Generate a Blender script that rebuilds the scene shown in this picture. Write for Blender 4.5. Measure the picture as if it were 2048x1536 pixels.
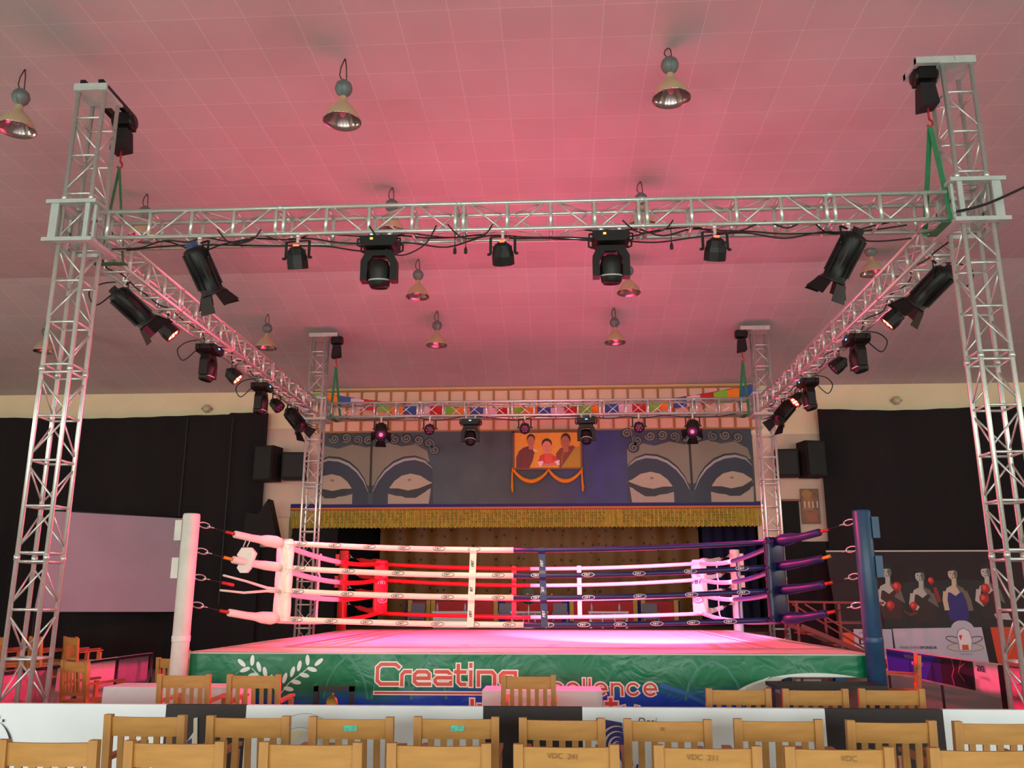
import bpy, math, random
from mathutils import Vector, Matrix, Quaternion, Euler
random.seed(7)
PI = math.pi
sc = bpy.context.scene
for o in list(bpy.data.objects): bpy.data.objects.remove(o)
COL = sc.collection

# ---------------------------------------------------------------- camera
F, PIT, YAW, CAMZ = 1752.0, 0.2419, 0.0544, 1.65
cd = bpy.data.cameras.new('camera'); cam = bpy.data.objects.new('camera', cd); COL.objects.link(cam)
cd.sensor_width = 36.0; cd.lens = F / 2048 * 36.0; cd.clip_end = 200; cd.clip_start = 0.05
cam.location = (0, 0, CAMZ); cam.rotation_euler = (PI / 2 + PIT, 0.0, YAW)
sc.camera = cam
# ---------------------------------------------------------------- exposure, world
vs = sc.view_settings
vs.view_transform = 'Standard'; vs.look = 'None'; vs.exposure = 0.0; vs.gamma = 1.0; vs.use_curve_mapping = False
w = bpy.data.worlds.new('world'); sc.world = w; w.use_nodes = True
w.node_tree.nodes['Background'].inputs[0].default_value = (0.75, 0.85, 0.9, 1)
w.node_tree.nodes['Background'].inputs[1].default_value = 0.25

def lamp(name, kind, loc, energy, color, aim=None, parent=None, **kw):
    l = bpy.data.lights.new(name, kind); l.energy = energy; l.color = color
    for k, v in kw.items(): setattr(l, k, v)
    o = bpy.data.objects.new(name, l); COL.objects.link(o); o.location = loc
    if aim is not None:
        o.rotation_mode = 'QUATERNION'; o.rotation_quaternion = (Vector(aim) - Vector(loc)).to_track_quat('-Z', 'Y')
    if parent: o.parent = parent
    return o
# fill daylight at unseen windows behind the camera; side windows added for neutral light
DAY = (0.93, 1.0, 0.93)
for i, x in enumerate((-11, -4, 3.5, 10.5)):
    lamp('window_daylight', 'AREA', (x, -8.75, 2.1), 600, DAY, aim=(x * 0.6 - 0.5, 12, -0.5), shape='RECTANGLE', size=4.2, size_y=2.4)
for s in (-1, 1):
    for y in (3.0, 12.0):
        lamp('window_daylight', 'AREA', (s * 17.4, y, 4.6), 170, (1, 0.98, 0.86), aim=(0, y + 3.5, 4.4), shape='RECTANGLE', size=4.0, size_y=1.8)
lamp('stage_wash', 'AREA', (-.6, 23.2, 4.6), 110, (1, .8, .72), aim=(-.6, 26.4, .8), shape='RECTANGLE', size=8, size_y=.6)  # unseen fill light added to brighten the stage, no fixture built
# stage beams (the fixtures that throw them are built further down at these places)
BEAMS = []
RED, VIO, WARM = (1.0, 0.03, 0.15), (0.86, 0.34, 1.0), (1.0, 0.66, 0.40)
ENERGY_RED, ENERGY_VIO, ENERGY_WARM = 4500, 7200, 450

# ---------------------------------------------------------------- helpers
def L(c):
    return tuple((v / 255 / 12.92) if v / 255 <= 0.04045 else ((v / 255 + 0.055) / 1.055) ** 2.4 for v in c)
_m = {}
def mat(name, rgb, rough=0.6, metal=0.0, noise=0.0, nscale=8.0, bump=0.0, emit=None, es=0.0, lin=False, stretch=None):
    key = (name, rgb, rough, metal, noise, es)
    if key in _m: return _m[key]
    m = bpy.data.materials.new(name); m.use_nodes = True
    nt = m.node_tree; b = nt.nodes['Principled BSDF']
    c = rgb if lin else L(rgb)
    b.inputs['Base Color'].default_value = (*c, 1); b.inputs['Roughness'].default_value = rough; b.inputs['Metallic'].default_value = metal
    if noise or bump:
        tc = nt.nodes.new('ShaderNodeTexCoord'); mp = nt.nodes.new('ShaderNodeMapping'); nz = nt.nodes.new('ShaderNodeTexNoise')
        nz.inputs['Scale'].default_value = nscale; nz.inputs['Detail'].default_value = 5
        if stretch: mp.inputs['Scale'].default_value = stretch
        nt.links.new(tc.outputs['Object'], mp.inputs['Vector']); nt.links.new(mp.outputs['Vector'], nz.inputs['Vector'])
        if noise:
            cr = nt.nodes.new('ShaderNodeValToRGB')
            cr.color_ramp.elements[0].position = 0.3; cr.color_ramp.elements[1].position = 0.7
            cr.color_ramp.elements[0].color = (*[v * (1 - noise) for v in c], 1)
            cr.color_ramp.elements[1].color = (*[min(1, v * (1 + noise)) for v in c], 1)
            nt.links.new(nz.outputs['Fac'], cr.inputs['Fac']); nt.links.new(cr.outputs['Color'], b.inputs['Base Color'])
        if bump:
            bp = nt.nodes.new('ShaderNodeBump'); bp.inputs['Strength'].default_value = bump; bp.inputs['Distance'].default_value = 0.02
            nt.links.new(nz.outputs['Fac'], bp.inputs['Height']); nt.links.new(bp.outputs['Normal'], b.inputs['Normal'])
    if emit:
        b.inputs['Emission Color'].default_value = (*emit, 1); b.inputs['Emission Strength'].default_value = es
    _m[key] = m
    return m

class MB:
    """collects shapes and links them as ONE mesh object"""
    def __init__(s): s.v = []; s.f = []; s.mi = []; s.mats = []; s.sm = []
    def slot(s, m):
        if m is None: return 0
        if m not in s.mats: s.mats.append(m)
        return s.mats.index(m)
    def add(s, vs_, fs, m=None, smooth=False):
        k = len(s.v); s.v += [tuple(v) for v in vs_]; i = s.slot(m)
        for f in fs: s.f.append([k + a for a in f]); s.mi.append(i); s.sm.append(smooth)
    def box(s, c, d, m=None, R=None):
        c = Vector(c); vs_ = []
        for x in (-.5, .5):
            for y in (-.5, .5):
                for z in (-.5, .5):
                    p = Vector((x * d[0], y * d[1], z * d[2]))
                    if R is not None: p = R @ p
                    vs_.append(c + p)
        s.add(vs_, [(0, 1, 3, 2), (4, 6, 7, 5), (0, 4, 5, 1), (2, 3, 7, 6), (0, 2, 6, 4), (1, 5, 7, 3)], m)
        return s
    def bar(s, a, b, wx, wy, m=None, up=(0, 0, 1)):
        """rectangular bar from a to b"""
        a, b = Vector(a), Vector(b); d = (b - a).normalized(); u = Vector(up)
        if abs(d.dot(u)) > 0.98: u = Vector((0, 1, 0))
        x = d.cross(u).normalized(); y = x.cross(d)
        q = [(-1, -1), (1, -1), (1, 1), (-1, 1)]
        vs_ = [p + x * i * wx / 2 + y * j * wy / 2 for p in (a, b) for i, j in q]
        s.add(vs_, [(3, 2, 1, 0), (4, 5, 6, 7)] + [(i, (i + 1) % 4, 4 + (i + 1) % 4, 4 + i) for i in range(4)], m)
        return s
    def path(s, pts, r, m=None, n=8, closed=False, cap=True, flat=1.0):
        """round tube through points; r may be a list"""
        pts = [Vector(p) for p in pts]; N = len(pts); rs = r if isinstance(r, (list, tuple)) else [r] * N
        vs_ = []; prev = None
        for i, p in enumerate(pts):
            if closed: d = pts[(i + 1) % N] - pts[i - 1]
            else: d = pts[min(i + 1, N - 1)] - pts[max(i - 1, 0)]
            d.normalize()
            if prev is None:
                u = Vector((0, 0, 1)) if abs(d.z) < 0.9 else Vector((1, 0, 0))
                x = d.cross(u).normalized()
            else:
                x = (prev - d * prev.dot(d)).normalized()
            prev = x; y = d.cross(x)
            for k in range(n):
                a = 2 * PI * k / n; vs_.append(p + (x * math.cos(a) + y * math.sin(a) * flat) * rs[i])
        fs = []
        for i in range(N if closed else N - 1):
            j = (i + 1) % N
            for k in range(n): fs.append((i * n + k, i * n + (k + 1) % n, j * n + (k + 1) % n, j * n + k))
        if cap and not closed: fs += [tuple(range(n))[::-1], tuple((N - 1) * n + k for k in range(n))]
        s.add(vs_, fs, m, True)
        return s
    def tube(s, a, b, r, m=None, n=8): return s.path([a, b], r, m, n)
    def lathe(s, prof, m=None, n=24, c=(0, 0, 0), R=None, smooth=True, cap=True):
        """profile of (radius, z) turned about z"""
        c = Vector(c); vs_ = []
        for (r, z) in prof:
            for k in range(n):
                a = 2 * PI * k / n; p = Vector((r * math.cos(a), r * math.sin(a), z))
                if R is not None: p = R @ p
                vs_.append(c + p)
        fs = [(i * n + k, i * n + (k + 1) % n, (i + 1) * n + (k + 1) % n, (i + 1) * n + k) for i in range(len(prof) - 1) for k in range(n)]
        if cap and prof[0][0] > 1e-5: fs.append(tuple(range(n))[::-1])
        if cap and prof[-1][0] > 1e-5: fs.append(tuple((len(prof) - 1) * n + k for k in range(n)))
        s.add(vs_, fs, m, smooth)
        return s
    def prism(s, pts, d, m=None):
        """closed outline (3D points) extruded by vector d"""
        n = len(pts); d = Vector(d); a = [Vector(p) for p in pts]
        s.add(a + [p + d for p in a], [tuple(range(n))[::-1], tuple(range(n, 2 * n))] + [(i, (i + 1) % n, n + (i + 1) % n, n + i) for i in range(n)], m)
        return s
    def grid(s, fn, nu, nv, m=None, smooth=True):
        vs_ = [fn(i / nu, j / nv) for i in range(nu + 1) for j in range(nv + 1)]
        s.add(vs_, [(i * (nv + 1) + j, (i + 1) * (nv + 1) + j, (i + 1) * (nv + 1) + j + 1, i * (nv + 1) + j + 1) for i in range(nu) for j in range(nv)], m, smooth)
        return s
    def build(s, name, m=None, parent=None, loc=None, label=None):
        me = bpy.data.meshes.new(name); me.from_pydata(s.v, [], s.f)
        ms = s.mats if s.mats else [m]
        if s.mats and m is not None and m not in ms: ms = ms + [m]
        for q in ms: me.materials.append(q)
        for p, i, sm in zip(me.polygons, s.mi, s.sm): p.material_index = i if s.mats else 0; p.use_smooth = sm
        me.update()
        o = bpy.data.objects.new(name, me); COL.objects.link(o)
        if parent: o.parent = parent
        if loc: o.location = loc
        if label: o['label'] = label
        return o

def tag(o, label, cat, group=None, kind=None):
    if label: o['label'] = label
    if cat: o['category'] = cat
    if group: o['group'] = group
    if kind: o['kind'] = kind
    return o
def thing(name, label, cat, loc=(0, 0, 0), rz=0, group=None):
    o = bpy.data.objects.new(name, None); COL.objects.link(o); o.location = loc; o.rotation_euler = (0, 0, rz)
    o.empty_display_size = 0.1
    return tag(o, label, cat, group)
def struct(name, mb, m=None):
    return tag(mb.build(name, m), None, None, kind='structure')
def dup(root, loc, rz, label, group=None):
    """a copy of a thing, of its parts and of their sub-parts"""
    r = root.copy(); COL.objects.link(r); r.location = loc; r.rotation_euler = (0, 0, rz); r['label'] = label
    if group: r['group'] = group
    for ch in root.children:
        c = ch.copy(); COL.objects.link(c); c.parent = r
        for g in ch.children:
            d = g.copy(); COL.objects.link(d); d.parent = c
    return r

_tc = {}
def text_mesh(s):
    if s in _tc: return _tc[s]
    cu = bpy.data.curves.new('t', 'FONT'); cu.body = s; cu.size = 1; cu.resolution_u = 3
    o = bpy.data.objects.new('t', cu); COL.objects.link(o)
    dg = bpy.context.evaluated_depsgraph_get(); me = bpy.data.meshes.new_from_object(o.evaluated_get(dg))
    vs_ = [(v.co.x, v.co.y) for v in me.vertices]; fs = [tuple(p.vertices) for p in me.polygons]
    bpy.data.objects.remove(o); bpy.data.curves.remove(cu); bpy.data.meshes.remove(me)
    _tc[s] = (vs_, fs); return _tc[s]

class Art:
    """printed or painted design on a surface: flat shapes in (u, v) metres; fn maps (u, v, lift) to a point"""
    def __init__(s, fn, rough=0.55, step=0.0006): s.fn = fn; s.mb = MB(); s.h = 0; s.step = step; s.rough = rough
    def ink(s, c): return mat('ink', c, s.rough)
    def up(s): s.h += s.step
    def raw(s, vs_, fs, c):
        s.up(); s.mb.add([s.fn(u, v, s.h) for u, v in vs_], fs, s.ink(c))
    def poly(s, pts, c): s.raw(pts, [tuple(range(len(pts)))], c)
    def rect(s, x0, y0, x1, y1, c): s.poly([(x0, y0), (x1, y0), (x1, y1), (x0, y1)], c)
    def ell(s, x, y, rx, ry, c, rot=0, n=22):
        ca, sa = math.cos(rot), math.sin(rot)
        s.poly([(x + rx * math.cos(t) * ca - ry * math.sin(t) * sa, y + rx * math.cos(t) * sa + ry * math.sin(t) * ca) for t in [2 * PI * k / n for k in range(n)]], c)
    def stroke(s, pts, w_, c, closed=False, taper=False):
        """ribbon with mitred joints"""
        s.up(); P = [Vector(p) for p in pts]; N = len(P); a = []
        for i in range(N):
            if closed: d0, d1 = (P[i] - P[i - 1]), (P[(i + 1) % N] - P[i])
            else: d0 = P[i] - P[max(i - 1, 0)] if i else P[1] - P[0]; d1 = P[min(i + 1, N - 1)] - P[i] if i < N - 1 else d0
            d0 = d0.normalized(); d1 = d1.normalized(); n0 = Vector((-d0.y, d0.x)); n1 = Vector((-d1.y, d1.x)); m_ = (n0 + n1)
            if m_.length < 1e-4: m_ = n0
            m_.normalize(); k = min(2.0, 1 / max(0.3, m_.dot(n0)))
            ww = w_ * (math.sin(PI * (i + .35) / (N - .3)) if taper else 1)
            a += [P[i] + m_ * ww / 2 * k, P[i] - m_ * ww / 2 * k]
        fs = [(2 * i, 2 * i + 1, (2 * i + 3) % (2 * N), (2 * i + 2) % (2 * N)) for i in range(N if closed else N - 1)]
        s.mb.add([s.fn(p.x, p.y, s.h) for p in a], fs, s.ink(c))
    def strokes(s, lines, w_, c):
        h = s.h
        for ln in lines:
            q = [Vector(p) for p in ln]
            # square ends
            q[0] = q[0] + (q[0] - q[1]).normalized() * w_ / 2; q[-1] = q[-1] + (q[-1] - q[-2]).normalized() * w_ / 2
            s.h = h; s.stroke(q, w_, c)
    def text(s, t, x, y, size, c, shear=0.0, sx=1.0, rot=0.0, bold=0.0):
        vs_, fs = text_mesh(t); ca, sa = math.cos(rot), math.sin(rot)
        for dx in ([0] if not bold else [0, bold, -bold]):
            q = [((a * sx + b * shear) * size + dx, b * size) for a, b in vs_]
            s.raw([(x + a * ca - b * sa, y + a * sa + b * ca) for a, b in q], fs, c)
    def build(s, name, parent, label=None): return s.mb.build(name, None, parent, label=label)
def arc(cx, cy, rx, ry, a0, a1, n=20):
    return [(cx + rx * math.cos(math.radians(a0 + (a1 - a0) * k / n)), cy + ry * math.sin(math.radians(a0 + (a1 - a0) * k / n))) for k in range(n + 1)]
def xz(y, ox=0, oz=0): return lambda u, v, h: (ox + u, y - h, oz + v)      # a surface facing the camera side (-Y)

# ---------------------------------------------------------------- materials
ALU = mat('aluminium', (218, 226, 220), 0.3, 0.68, noise=0.06, nscale=30)
STEEL = mat('painted_steel', (186, 196, 192), 0.5, 0.1, noise=0.06, nscale=10)
BLACK = mat('black_metal', (15, 13, 15), 0.45, 0.2, noise=0.1)
RUBBER = mat('black_rubber', (16, 15, 16), 0.6)
CLOTHBLK = mat('black_cloth', (30, 28, 30), 0.9, noise=0.25, nscale=1.3)
WOOD = mat('oak_wood', (180, 128, 66), 0.45, noise=0.13, nscale=7, stretch=(3, 3, 0.6))
WOODR = mat('oak_rail', (190, 138, 74), 0.42, noise=0.12, nscale=7, stretch=(0.6, 3, 3))
WOODD = mat('dark_oak', (126, 78, 44), 0.5, noise=0.15, nscale=7)
CHROME = mat('chrome', (225, 225, 225), 0.15, 1.0)

# ---------------------------------------------------------------- the room
YW, CZ, YC, SL = 22.2, 8.28, 16.9, 0.241           # back wall, ceiling height, crease, slope beyond it
XL, XR, YF = -17.5, 17.5, -9.0
def tiles(name):
    m = bpy.data.materials.new(name); m.use_nodes = True; nt = m.node_tree; b = nt.nodes['Principled BSDF']; b.inputs['Roughness'].default_value = 0.85
    tc = nt.nodes.new('ShaderNodeTexCoord'); br = nt.nodes.new('ShaderNodeTexBrick')
    br.offset = 0; br.inputs['Scale'].default_value = 1.0; br.inputs['Brick Width'].default_value = 0.6; br.inputs['Row Height'].default_value = 0.6
    br.inputs['Mortar Size'].default_value = 0.007; br.inputs['Mortar Smooth'].default_value = 0.6; br.inputs['Bias'].default_value = 0.0
    br.inputs['Color1'].default_value = (0.53, 0.52, 0.515, 1); br.inputs['Color2'].default_value = (0.50, 0.49, 0.485, 1); br.inputs['Mortar'].default_value = (0.68, 0.665, 0.655, 1)
    nz = nt.nodes.new('ShaderNodeTexNoise'); nz.inputs['Scale'].default_value = 0.55; nz.inputs['Detail'].default_value = 6
    cr = nt.nodes.new('ShaderNodeValToRGB'); cr.color_ramp.elements[0].position = 0.3; cr.color_ramp.elements[1].position = 0.7
    cr.color_ramp.elements[0].color = (0.86, 0.85, 0.85, 1); cr.color_ramp.elements[1].color = (1, 1, 1, 1)
    mx = nt.nodes.new('ShaderNodeMixRGB'); mx.blend_type = 'MULTIPLY'; mx.inputs[0].default_value = 1
    L_ = nt.links.new
    mp = nt.nodes.new('ShaderNodeMapping'); mp.inputs['Location'].default_value = (0.02, -0.355, 0); L_(tc.outputs['Object'], mp.inputs['Vector'])
    L_(mp.outputs['Vector'], br.inputs['Vector']); L_(tc.outputs['Object'], nz.inputs['Vector']); L_(nz.outputs['Fac'], cr.inputs['Fac'])
    L_(br.outputs['Color'], mx.inputs[1]); L_(cr.outputs['Color'], mx.inputs[2]); L_(mx.outputs['Color'], b.inputs['Base Color'])
    bp = nt.nodes.new('ShaderNodeBump'); bp.inputs['Strength'].default_value = 0.25; bp.inputs['Distance'].default_value = 0.01
    L_(br.outputs['Fac'], bp.inputs['Height']); L_(bp.outputs['Normal'], b.inputs['Normal'])
    return m
TILE = tiles('ceiling_tiles')
zc = lambda y: CZ - SL * max(0, y - YC)
mb = MB()
mb.add([(XL, YF, CZ), (XR, YF, CZ), (XR, YC, CZ), (XL, YC, CZ), (XR, YW, zc(YW)), (XL, YW, zc(YW)),
        (XL, YF, CZ + .2), (XR, YF, CZ + .2), (XR, YC, CZ + .2), (XL, YC, CZ + .2), (XR, YW, zc(YW) + .2), (XL, YW, zc(YW) + .2)],
       [(0, 1, 2, 3), (3, 2, 4, 5), (9, 8, 7, 6), (11, 10, 8, 9), (0, 6, 7, 1), (5, 4, 10, 11)], None)
struct('ceiling', mb, TILE)
FLOOR = mat('timber_floor', (128, 122, 116), 0.45, noise=0.22, nscale=2.5, stretch=(0.6, 6, 1))
mb = MB(); mb.box(((XL + XR) / 2, (YF + 30) / 2, -0.1), (XR - XL, 30 - YF, 0.2)); struct('floor', mb, FLOOR)
CREAM = mat('cream_wall', (240, 232, 192), 0.8, noise=0.06, nscale=0.9)
PINKW = mat('plaster_wall', (216, 196, 176), 0.8, noise=0.1, nscale=0.9)
# back wall with the stage opening
OX0, OX1, OZ = -6.9, 5.5, 4.0
mb = MB(); yb = YW + 0.15
for x0, x1, z0, z1 in ((XL, OX0, 0, 7.3), (OX1, XR, 0, 7.3), (OX0, OX1, OZ, 7.3)):
    mb.box(((x0 + x1) / 2, yb, (z0 + z1) / 2), (x1 - x0, 0.3, z1 - z0))
struct('wall_back', mb, CREAM)
mb = MB()
for x in (-6.86, 6.02):
    pass
mb.box((-7.1, YW - .03, 4.85), (1.9, .06, 2.3)); mb.box((5.8, YW - .03, 4.35), (1.85, .06, 2.75))
struct('trim_1', mb, PINKW)
for s, nm in ((-1, 'wall_left'), (1, 'wall_right')):
    mb = MB(); x = s * 17.6
    for y0, y1, z0, z1 in ((YF, 30, 0, 3.6), (YF, 30, 5.6, 8.6), (YF, 1, 3.6, 5.6), (5, 10, 3.6, 5.6), (14, 30, 3.6, 5.6)):
        mb.box((x, (y0 + y1) / 2, (z0 + z1) / 2), (0.2, y1 - y0, z1 - z0))
    struct(nm, mb, CREAM)
mb = MB()
for x0, x1, z0, z1 in ((XL, XR, 0, .9), (XL, XR, 3.3, 8.6), (XL, -13.1, .9, 3.3), (-8.9, -6.1, .9, 3.3), (-1.9, 1.4, .9, 3.3), (5.6, 8.4, .9, 3.3), (12.6, XR, .9, 3.3)):
    mb.box(((x0 + x1) / 2, YF - .1, (z0 + z1) / 2), (x1 - x0, 0.2, z1 - z0))
struct('wall_front', mb, CREAM)
PANE = mat('daylit_pane', (220, 230, 225), 0.3, emit=(0.9, 1, 0.95), es=1.2)
FRAME = mat('window_frame', (220, 220, 212), 0.5)
wi = 1
for x in (-11, -4, 3.5, 10.5):
    mb = MB(); mb.box((x, YF - .08, 2.1), (4.2, .02, 2.4), PANE)
    for k in range(4): mb.box((x - 2.1 + k * 1.4, YF - .03, 2.1), (.07, .08, 2.4), FRAME)
    for z in (.93, 2.1, 3.27): mb.box((x, YF - .03, z), (4.2, .08, .07), FRAME)
    struct('window_%d' % wi, mb); wi += 1
for s in (-1, 1):  # unseen side windows, added for neutral light on ceiling and walls
    for y in (3.0, 12.0):
        mb = MB(); mb.box((s * 17.62, y, 4.6), (.02, 4, 2), PANE)
        for k in range(4): mb.box((s * 17.56, y - 2 + k * 1.333, 4.6), (.08, .07, 2), FRAME)
        struct('window_%d' % wi, mb); wi += 1
# stage box behind the opening
DARK = mat('stage_black', (20, 18, 20), 0.9); SFL = mat('stage_boards', (90, 60, 44), 0.5, noise=0.2)
mb = MB(); mb.box(((OX0 + OX1) / 2, 26.0, 0.45), (OX1 - OX0 + 1.6, 7.3, 0.9)); struct('floor_stage', mb, SFL)
mb = MB()
mb.box((OX0 - .8, 26.1, 3.2), (.1, 7.5, 6.4)); mb.box((OX1 + .8, 26.1, 3.2), (.1, 7.5, 6.4)); mb.box((-.7, 29.8, 3.2), (14.4, .1, 6.4)); mb.box((-.7, 26.1, 6.4), (14.4, 7.5, .1))
struct('wall_stage', mb, DARK)
# lattice of painted battens under the eaves above the mural
PANEL = mat('lattice_panel', (240, 205, 180), 0.7); BATTEN = mat('ochre_batten', (176, 124, 66), 0.6)
mb = MB(); mb.box((-.62, YW - .04, 6.42), (11.5, .04, 1.16), PANEL)
x = -6.3
while x < 5.1: mb.box((x, YW - .075, 6.42), (.055, .04, 1.16), BATTEN); x += .385
for z in (5.88, 6.19, 6.575, 6.97): mb.box((-.62, YW - .085, z), (11.5, .04, .05), BATTEN)
mb.box((-.62, YW - .12, 7.0), (11.5, .12, .06), mat('batten_top', (214, 180, 130), 0.6))
struct('trim_2', mb)

# ---------------------------------------------------------------- lighting truss
TX, TY0, TS, W = -0.48, 9.13, 10.0, 0.315
ZB, ZT, TOPZ = 5.63, 5.95, 7.5
def stations(Ln, first=0.1, pan=0.485, sec=2.03):
    out = []; z = first
    while z < Ln - 0.05:
        for k in range(5):
            if z + k * pan < Ln - 0.05: out.append(z + k * pan)
        z += sec
    return out
def truss_parts(parent, Ln, horizontal, ur=0.0145):
    h = W / 2; cr = 0.0255
    P = (lambda a, s, t: (a, s * h, t * h)) if horizontal else (lambda a, s, t: (s * h, t * h, a))
    for s in (-1, 1):
        for t in (-1, 1):
            m_ = MB(); m_.tube(P(0, s, t), P(Ln, s, t), cr, n=10)
            for z in stations(Ln)[::5]:
                if z > 0.3: m_.tube(P(z - .08, s, t), P(z - .02, s, t), cr + .006, n=10)
            m_.build('chord', ALU, parent)
    st = stations(Ln)
    for face in range(4):
        m_ = MB(); c = [((-1, -1), (1, -1)), ((1, -1), (1, 1)), ((1, 1), (-1, 1)), ((-1, 1), (-1, -1))][face]
        for i, z in enumerate(st):
            m_.tube(P(z, *c[0]), P(z, *c[1]), ur, n=8)
            if i + 1 < len(st) and st[i + 1] - z > 0.3:
                a, b = (c[0], c[1]) if (i + face) % 2 else (c[1], c[0])
                m_.tube(P(z + .06, *a), P(st[i + 1] - .06, *b), 0.0105, n=6)
        m_.build('lacing', ALU, parent)
places = {'front left': (-1, 0), 'front right': (1, 0), 'back left': (-1, 1), 'back right': (1, 1)}
descr = {'front left': 'at the left edge, nearest the camera', 'front right': 'at the right edge, nearest the camera',
         'back left': 'far behind the red ring post', 'back right': 'far behind the right white ring post'}
tw = thing('truss_tower', '', 'truss tower', group='four truss towers around the ring')
truss_parts(tw, TOPZ, False)
mb = MB(); mb.box((0, 0, .012), (.7, .7, .024))
for s in (-1, 1):
    mb.box((s * .5, 0, .05), (.5, .06, .06)); mb.box((0, s * .5, .05), (.06, .5, .06))
mb.build('base_plate', STEEL, tw)
tws = []; tobs = []
for i, (k, (sx, sy)) in enumerate(places.items()):
    loc = (TX + sx * TS / 2, TY0 + (TS if sy else 0), 0)
    lb = 'silver box truss tower %s' % descr[k]
    if i == 0: tw.location = loc; tw['label'] = lb; t = tw
    else: t = dup(tw, loc, 0, lb)
    tws.append((k, sx, sy, loc)); tobs.append(t)
for (k, sx, sy, loc), t in zip(tws, tobs):
    # head block with its two outrigger channels
    mb = MB(); mb.box((0, 0, TOPZ + .02), (.4, .4, .03)); mb.box((0, -.19, TOPZ + .06), (.4 if k == 'front left' else .05, .03, .06))
    if k == 'front left':
        for x in (-.1, .12): mb.box((x, .2, TOPZ + .1), (.06, .8, .08), BLACK)
        mb.mats.insert(0, STEEL); mb.mi = [0 if i == 0 and j < 12 else 1 for j, i in enumerate(mb.mi)]
    else:
        for y in (-W / 2, W / 2): mb.box((-sx * .12, y, TOPZ + .06), (.66, .06, .08))
        mb.box((-sx * .42, 0, TOPZ + .06), (.06, .38, .07))
    mb.build('head_block', STEEL, t)
tow_label = {k: descr[k].split(' of the picture')[0] for k in descr}
for k, sx, sy, loc in tws:
    sl = thing('sleeve_block', 'grey steel sleeve block on the tower %s' % descr[k], 'sleeve block', (loc[0], loc[1], 5.58), group='sleeve blocks on the towers')
    for nm, z in (('collar', 0), ('collar', .46)):
        mb = MB(); o_, i_ = .29, .205
        for s in (-1, 1):
            mb.box((0, s * (o_ + i_) / 2, z), (2 * o_, o_ - i_, .045)); mb.box((s * (o_ + i_) / 2, 0, z), (o_ - i_, 2 * i_, .045))
        mb.build(nm, STEEL, sl)
    for ax in (0, 1):
        for s in (-1, 1):
            for t in (-1, 1):
                mb = MB()
                if ax: mb.box((t * .19, s * .255, .23), (.09 if t * sx > 0 else .05, .03, .44))
                else: mb.box((s * .255, t * .19, .23), (.03, .05, .44))
                mb.build('upright_plate', STEEL, sl)
    for s in (-1, 1):
        mb = MB(); mb.bar((s * .255, -.19, .25), (s * .255, .19, .25), .03, .04); mb.build('cross_bar', STEEL, sl)
# horizontal beams
BL = TS - 0.58
b0 = thing('truss_beam', 'silver box truss beam across the front of the ring, nearest the camera', 'truss beam', (TX - BL / 2, TY0, (ZB + ZT) / 2), 0, 'four horizontal truss beams')
truss_parts(b0, BL, True, ur=0.021)
dup(b0, (TX - BL / 2, TY0 + TS, (ZB + ZT) / 2), 0, 'silver box truss beam at the back, in front of the prayer flags')
dup(b0, (TX - TS / 2, TY0 + .29, (ZB + ZT) / 2), PI / 2, 'silver box truss beam running back along the left side, lit red')
dup(b0, (TX + TS / 2, TY0 + .29, (ZB + ZT) / 2), PI / 2, 'silver box truss beam running back along the right side, lit pink')
# hoists and slings
GREEN = mat('green_webbing', (48, 128, 84), 0.8, noise=0.1); REDM = mat('red_hook', (170, 30, 36), 0.5)
for k, sx, sy, loc in tws:
    hx, hy = loc[0] - sx * (.3 if not sy else .4), loc[1]
    if k == 'front left': hx, hy = loc[0] + .1, loc[1] + .46
    h = thing('chain_hoist', 'black chain hoist on the tower %s' % descr[k], 'hoist', (hx, hy, TOPZ + .1), group='chain hoists')
    mb = MB(); mb.box((0, 0, -.14), (.2, .22, .16)); mb.lathe([(.09, -.13), (.1, -.1), (.1, .1), (.09, .13)], c=(0, 0, -.14), R=Matrix.Rotation(PI / 2, 3, 'Y'), n=14); mb.tube((0, 0, 0), (0, 0, -.06), .02); mb.build('motor', BLACK, h)
    mb = MB(); q = [(-.08, -.1), (.08, -.1), (.1, -.12)]
    mb.add([(-.08, -.08, -.26), (.08, -.08, -.26), (.08, .08, -.26), (-.08, .08, -.26), (-.1, -.1, -.56), (.1, -.1, -.52), (.1, .1, -.52), (-.1, .1, -.56)], [(0, 1, 2, 3), (7, 6, 5, 4), (0, 4, 5, 1), (1, 5, 6, 2), (2, 6, 7, 3), (3, 7, 4, 0)]); mb.build('chain_bag', CLOTHBLK, h)
    mb = MB(); mb.tube((0, 0, -.5), (0, 0, -.68), .012); mb.path([(0, .0, -.68), (.03, 0, -.71), (.03, 0, -.75), (0, 0, -.78), (-.03, 0, -.75)], .012); mb.build('hook', REDM, h)
    s_ = thing('lifting_sling', 'green webbing sling beside the tower %s' % descr[k], 'sling', (hx, hy, TOPZ + .1 - .76), group='green lifting slings')
    zb = ZB - .04 - (TOPZ - .66)
    if k == 'front left': s_.rotation_euler = (0, 0, PI / 2)
    for dy in (-1, 1):
        mb = MB(); mb.bar((0, 0, 0), (-sx * (.02 if dy > 0 else -.02) + sx * .0 - sx * .1 * (dy > 0), dy * .19, zb), .055, .006, up=(0, 1, 0)); mb.build('strap_leg', GREEN, s_)
    mb = MB(); mb.box((-sx * .04, 0, zb - .005), (.1, .4, .01)); mb.build('strap_bight', GREEN, s_)

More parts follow.
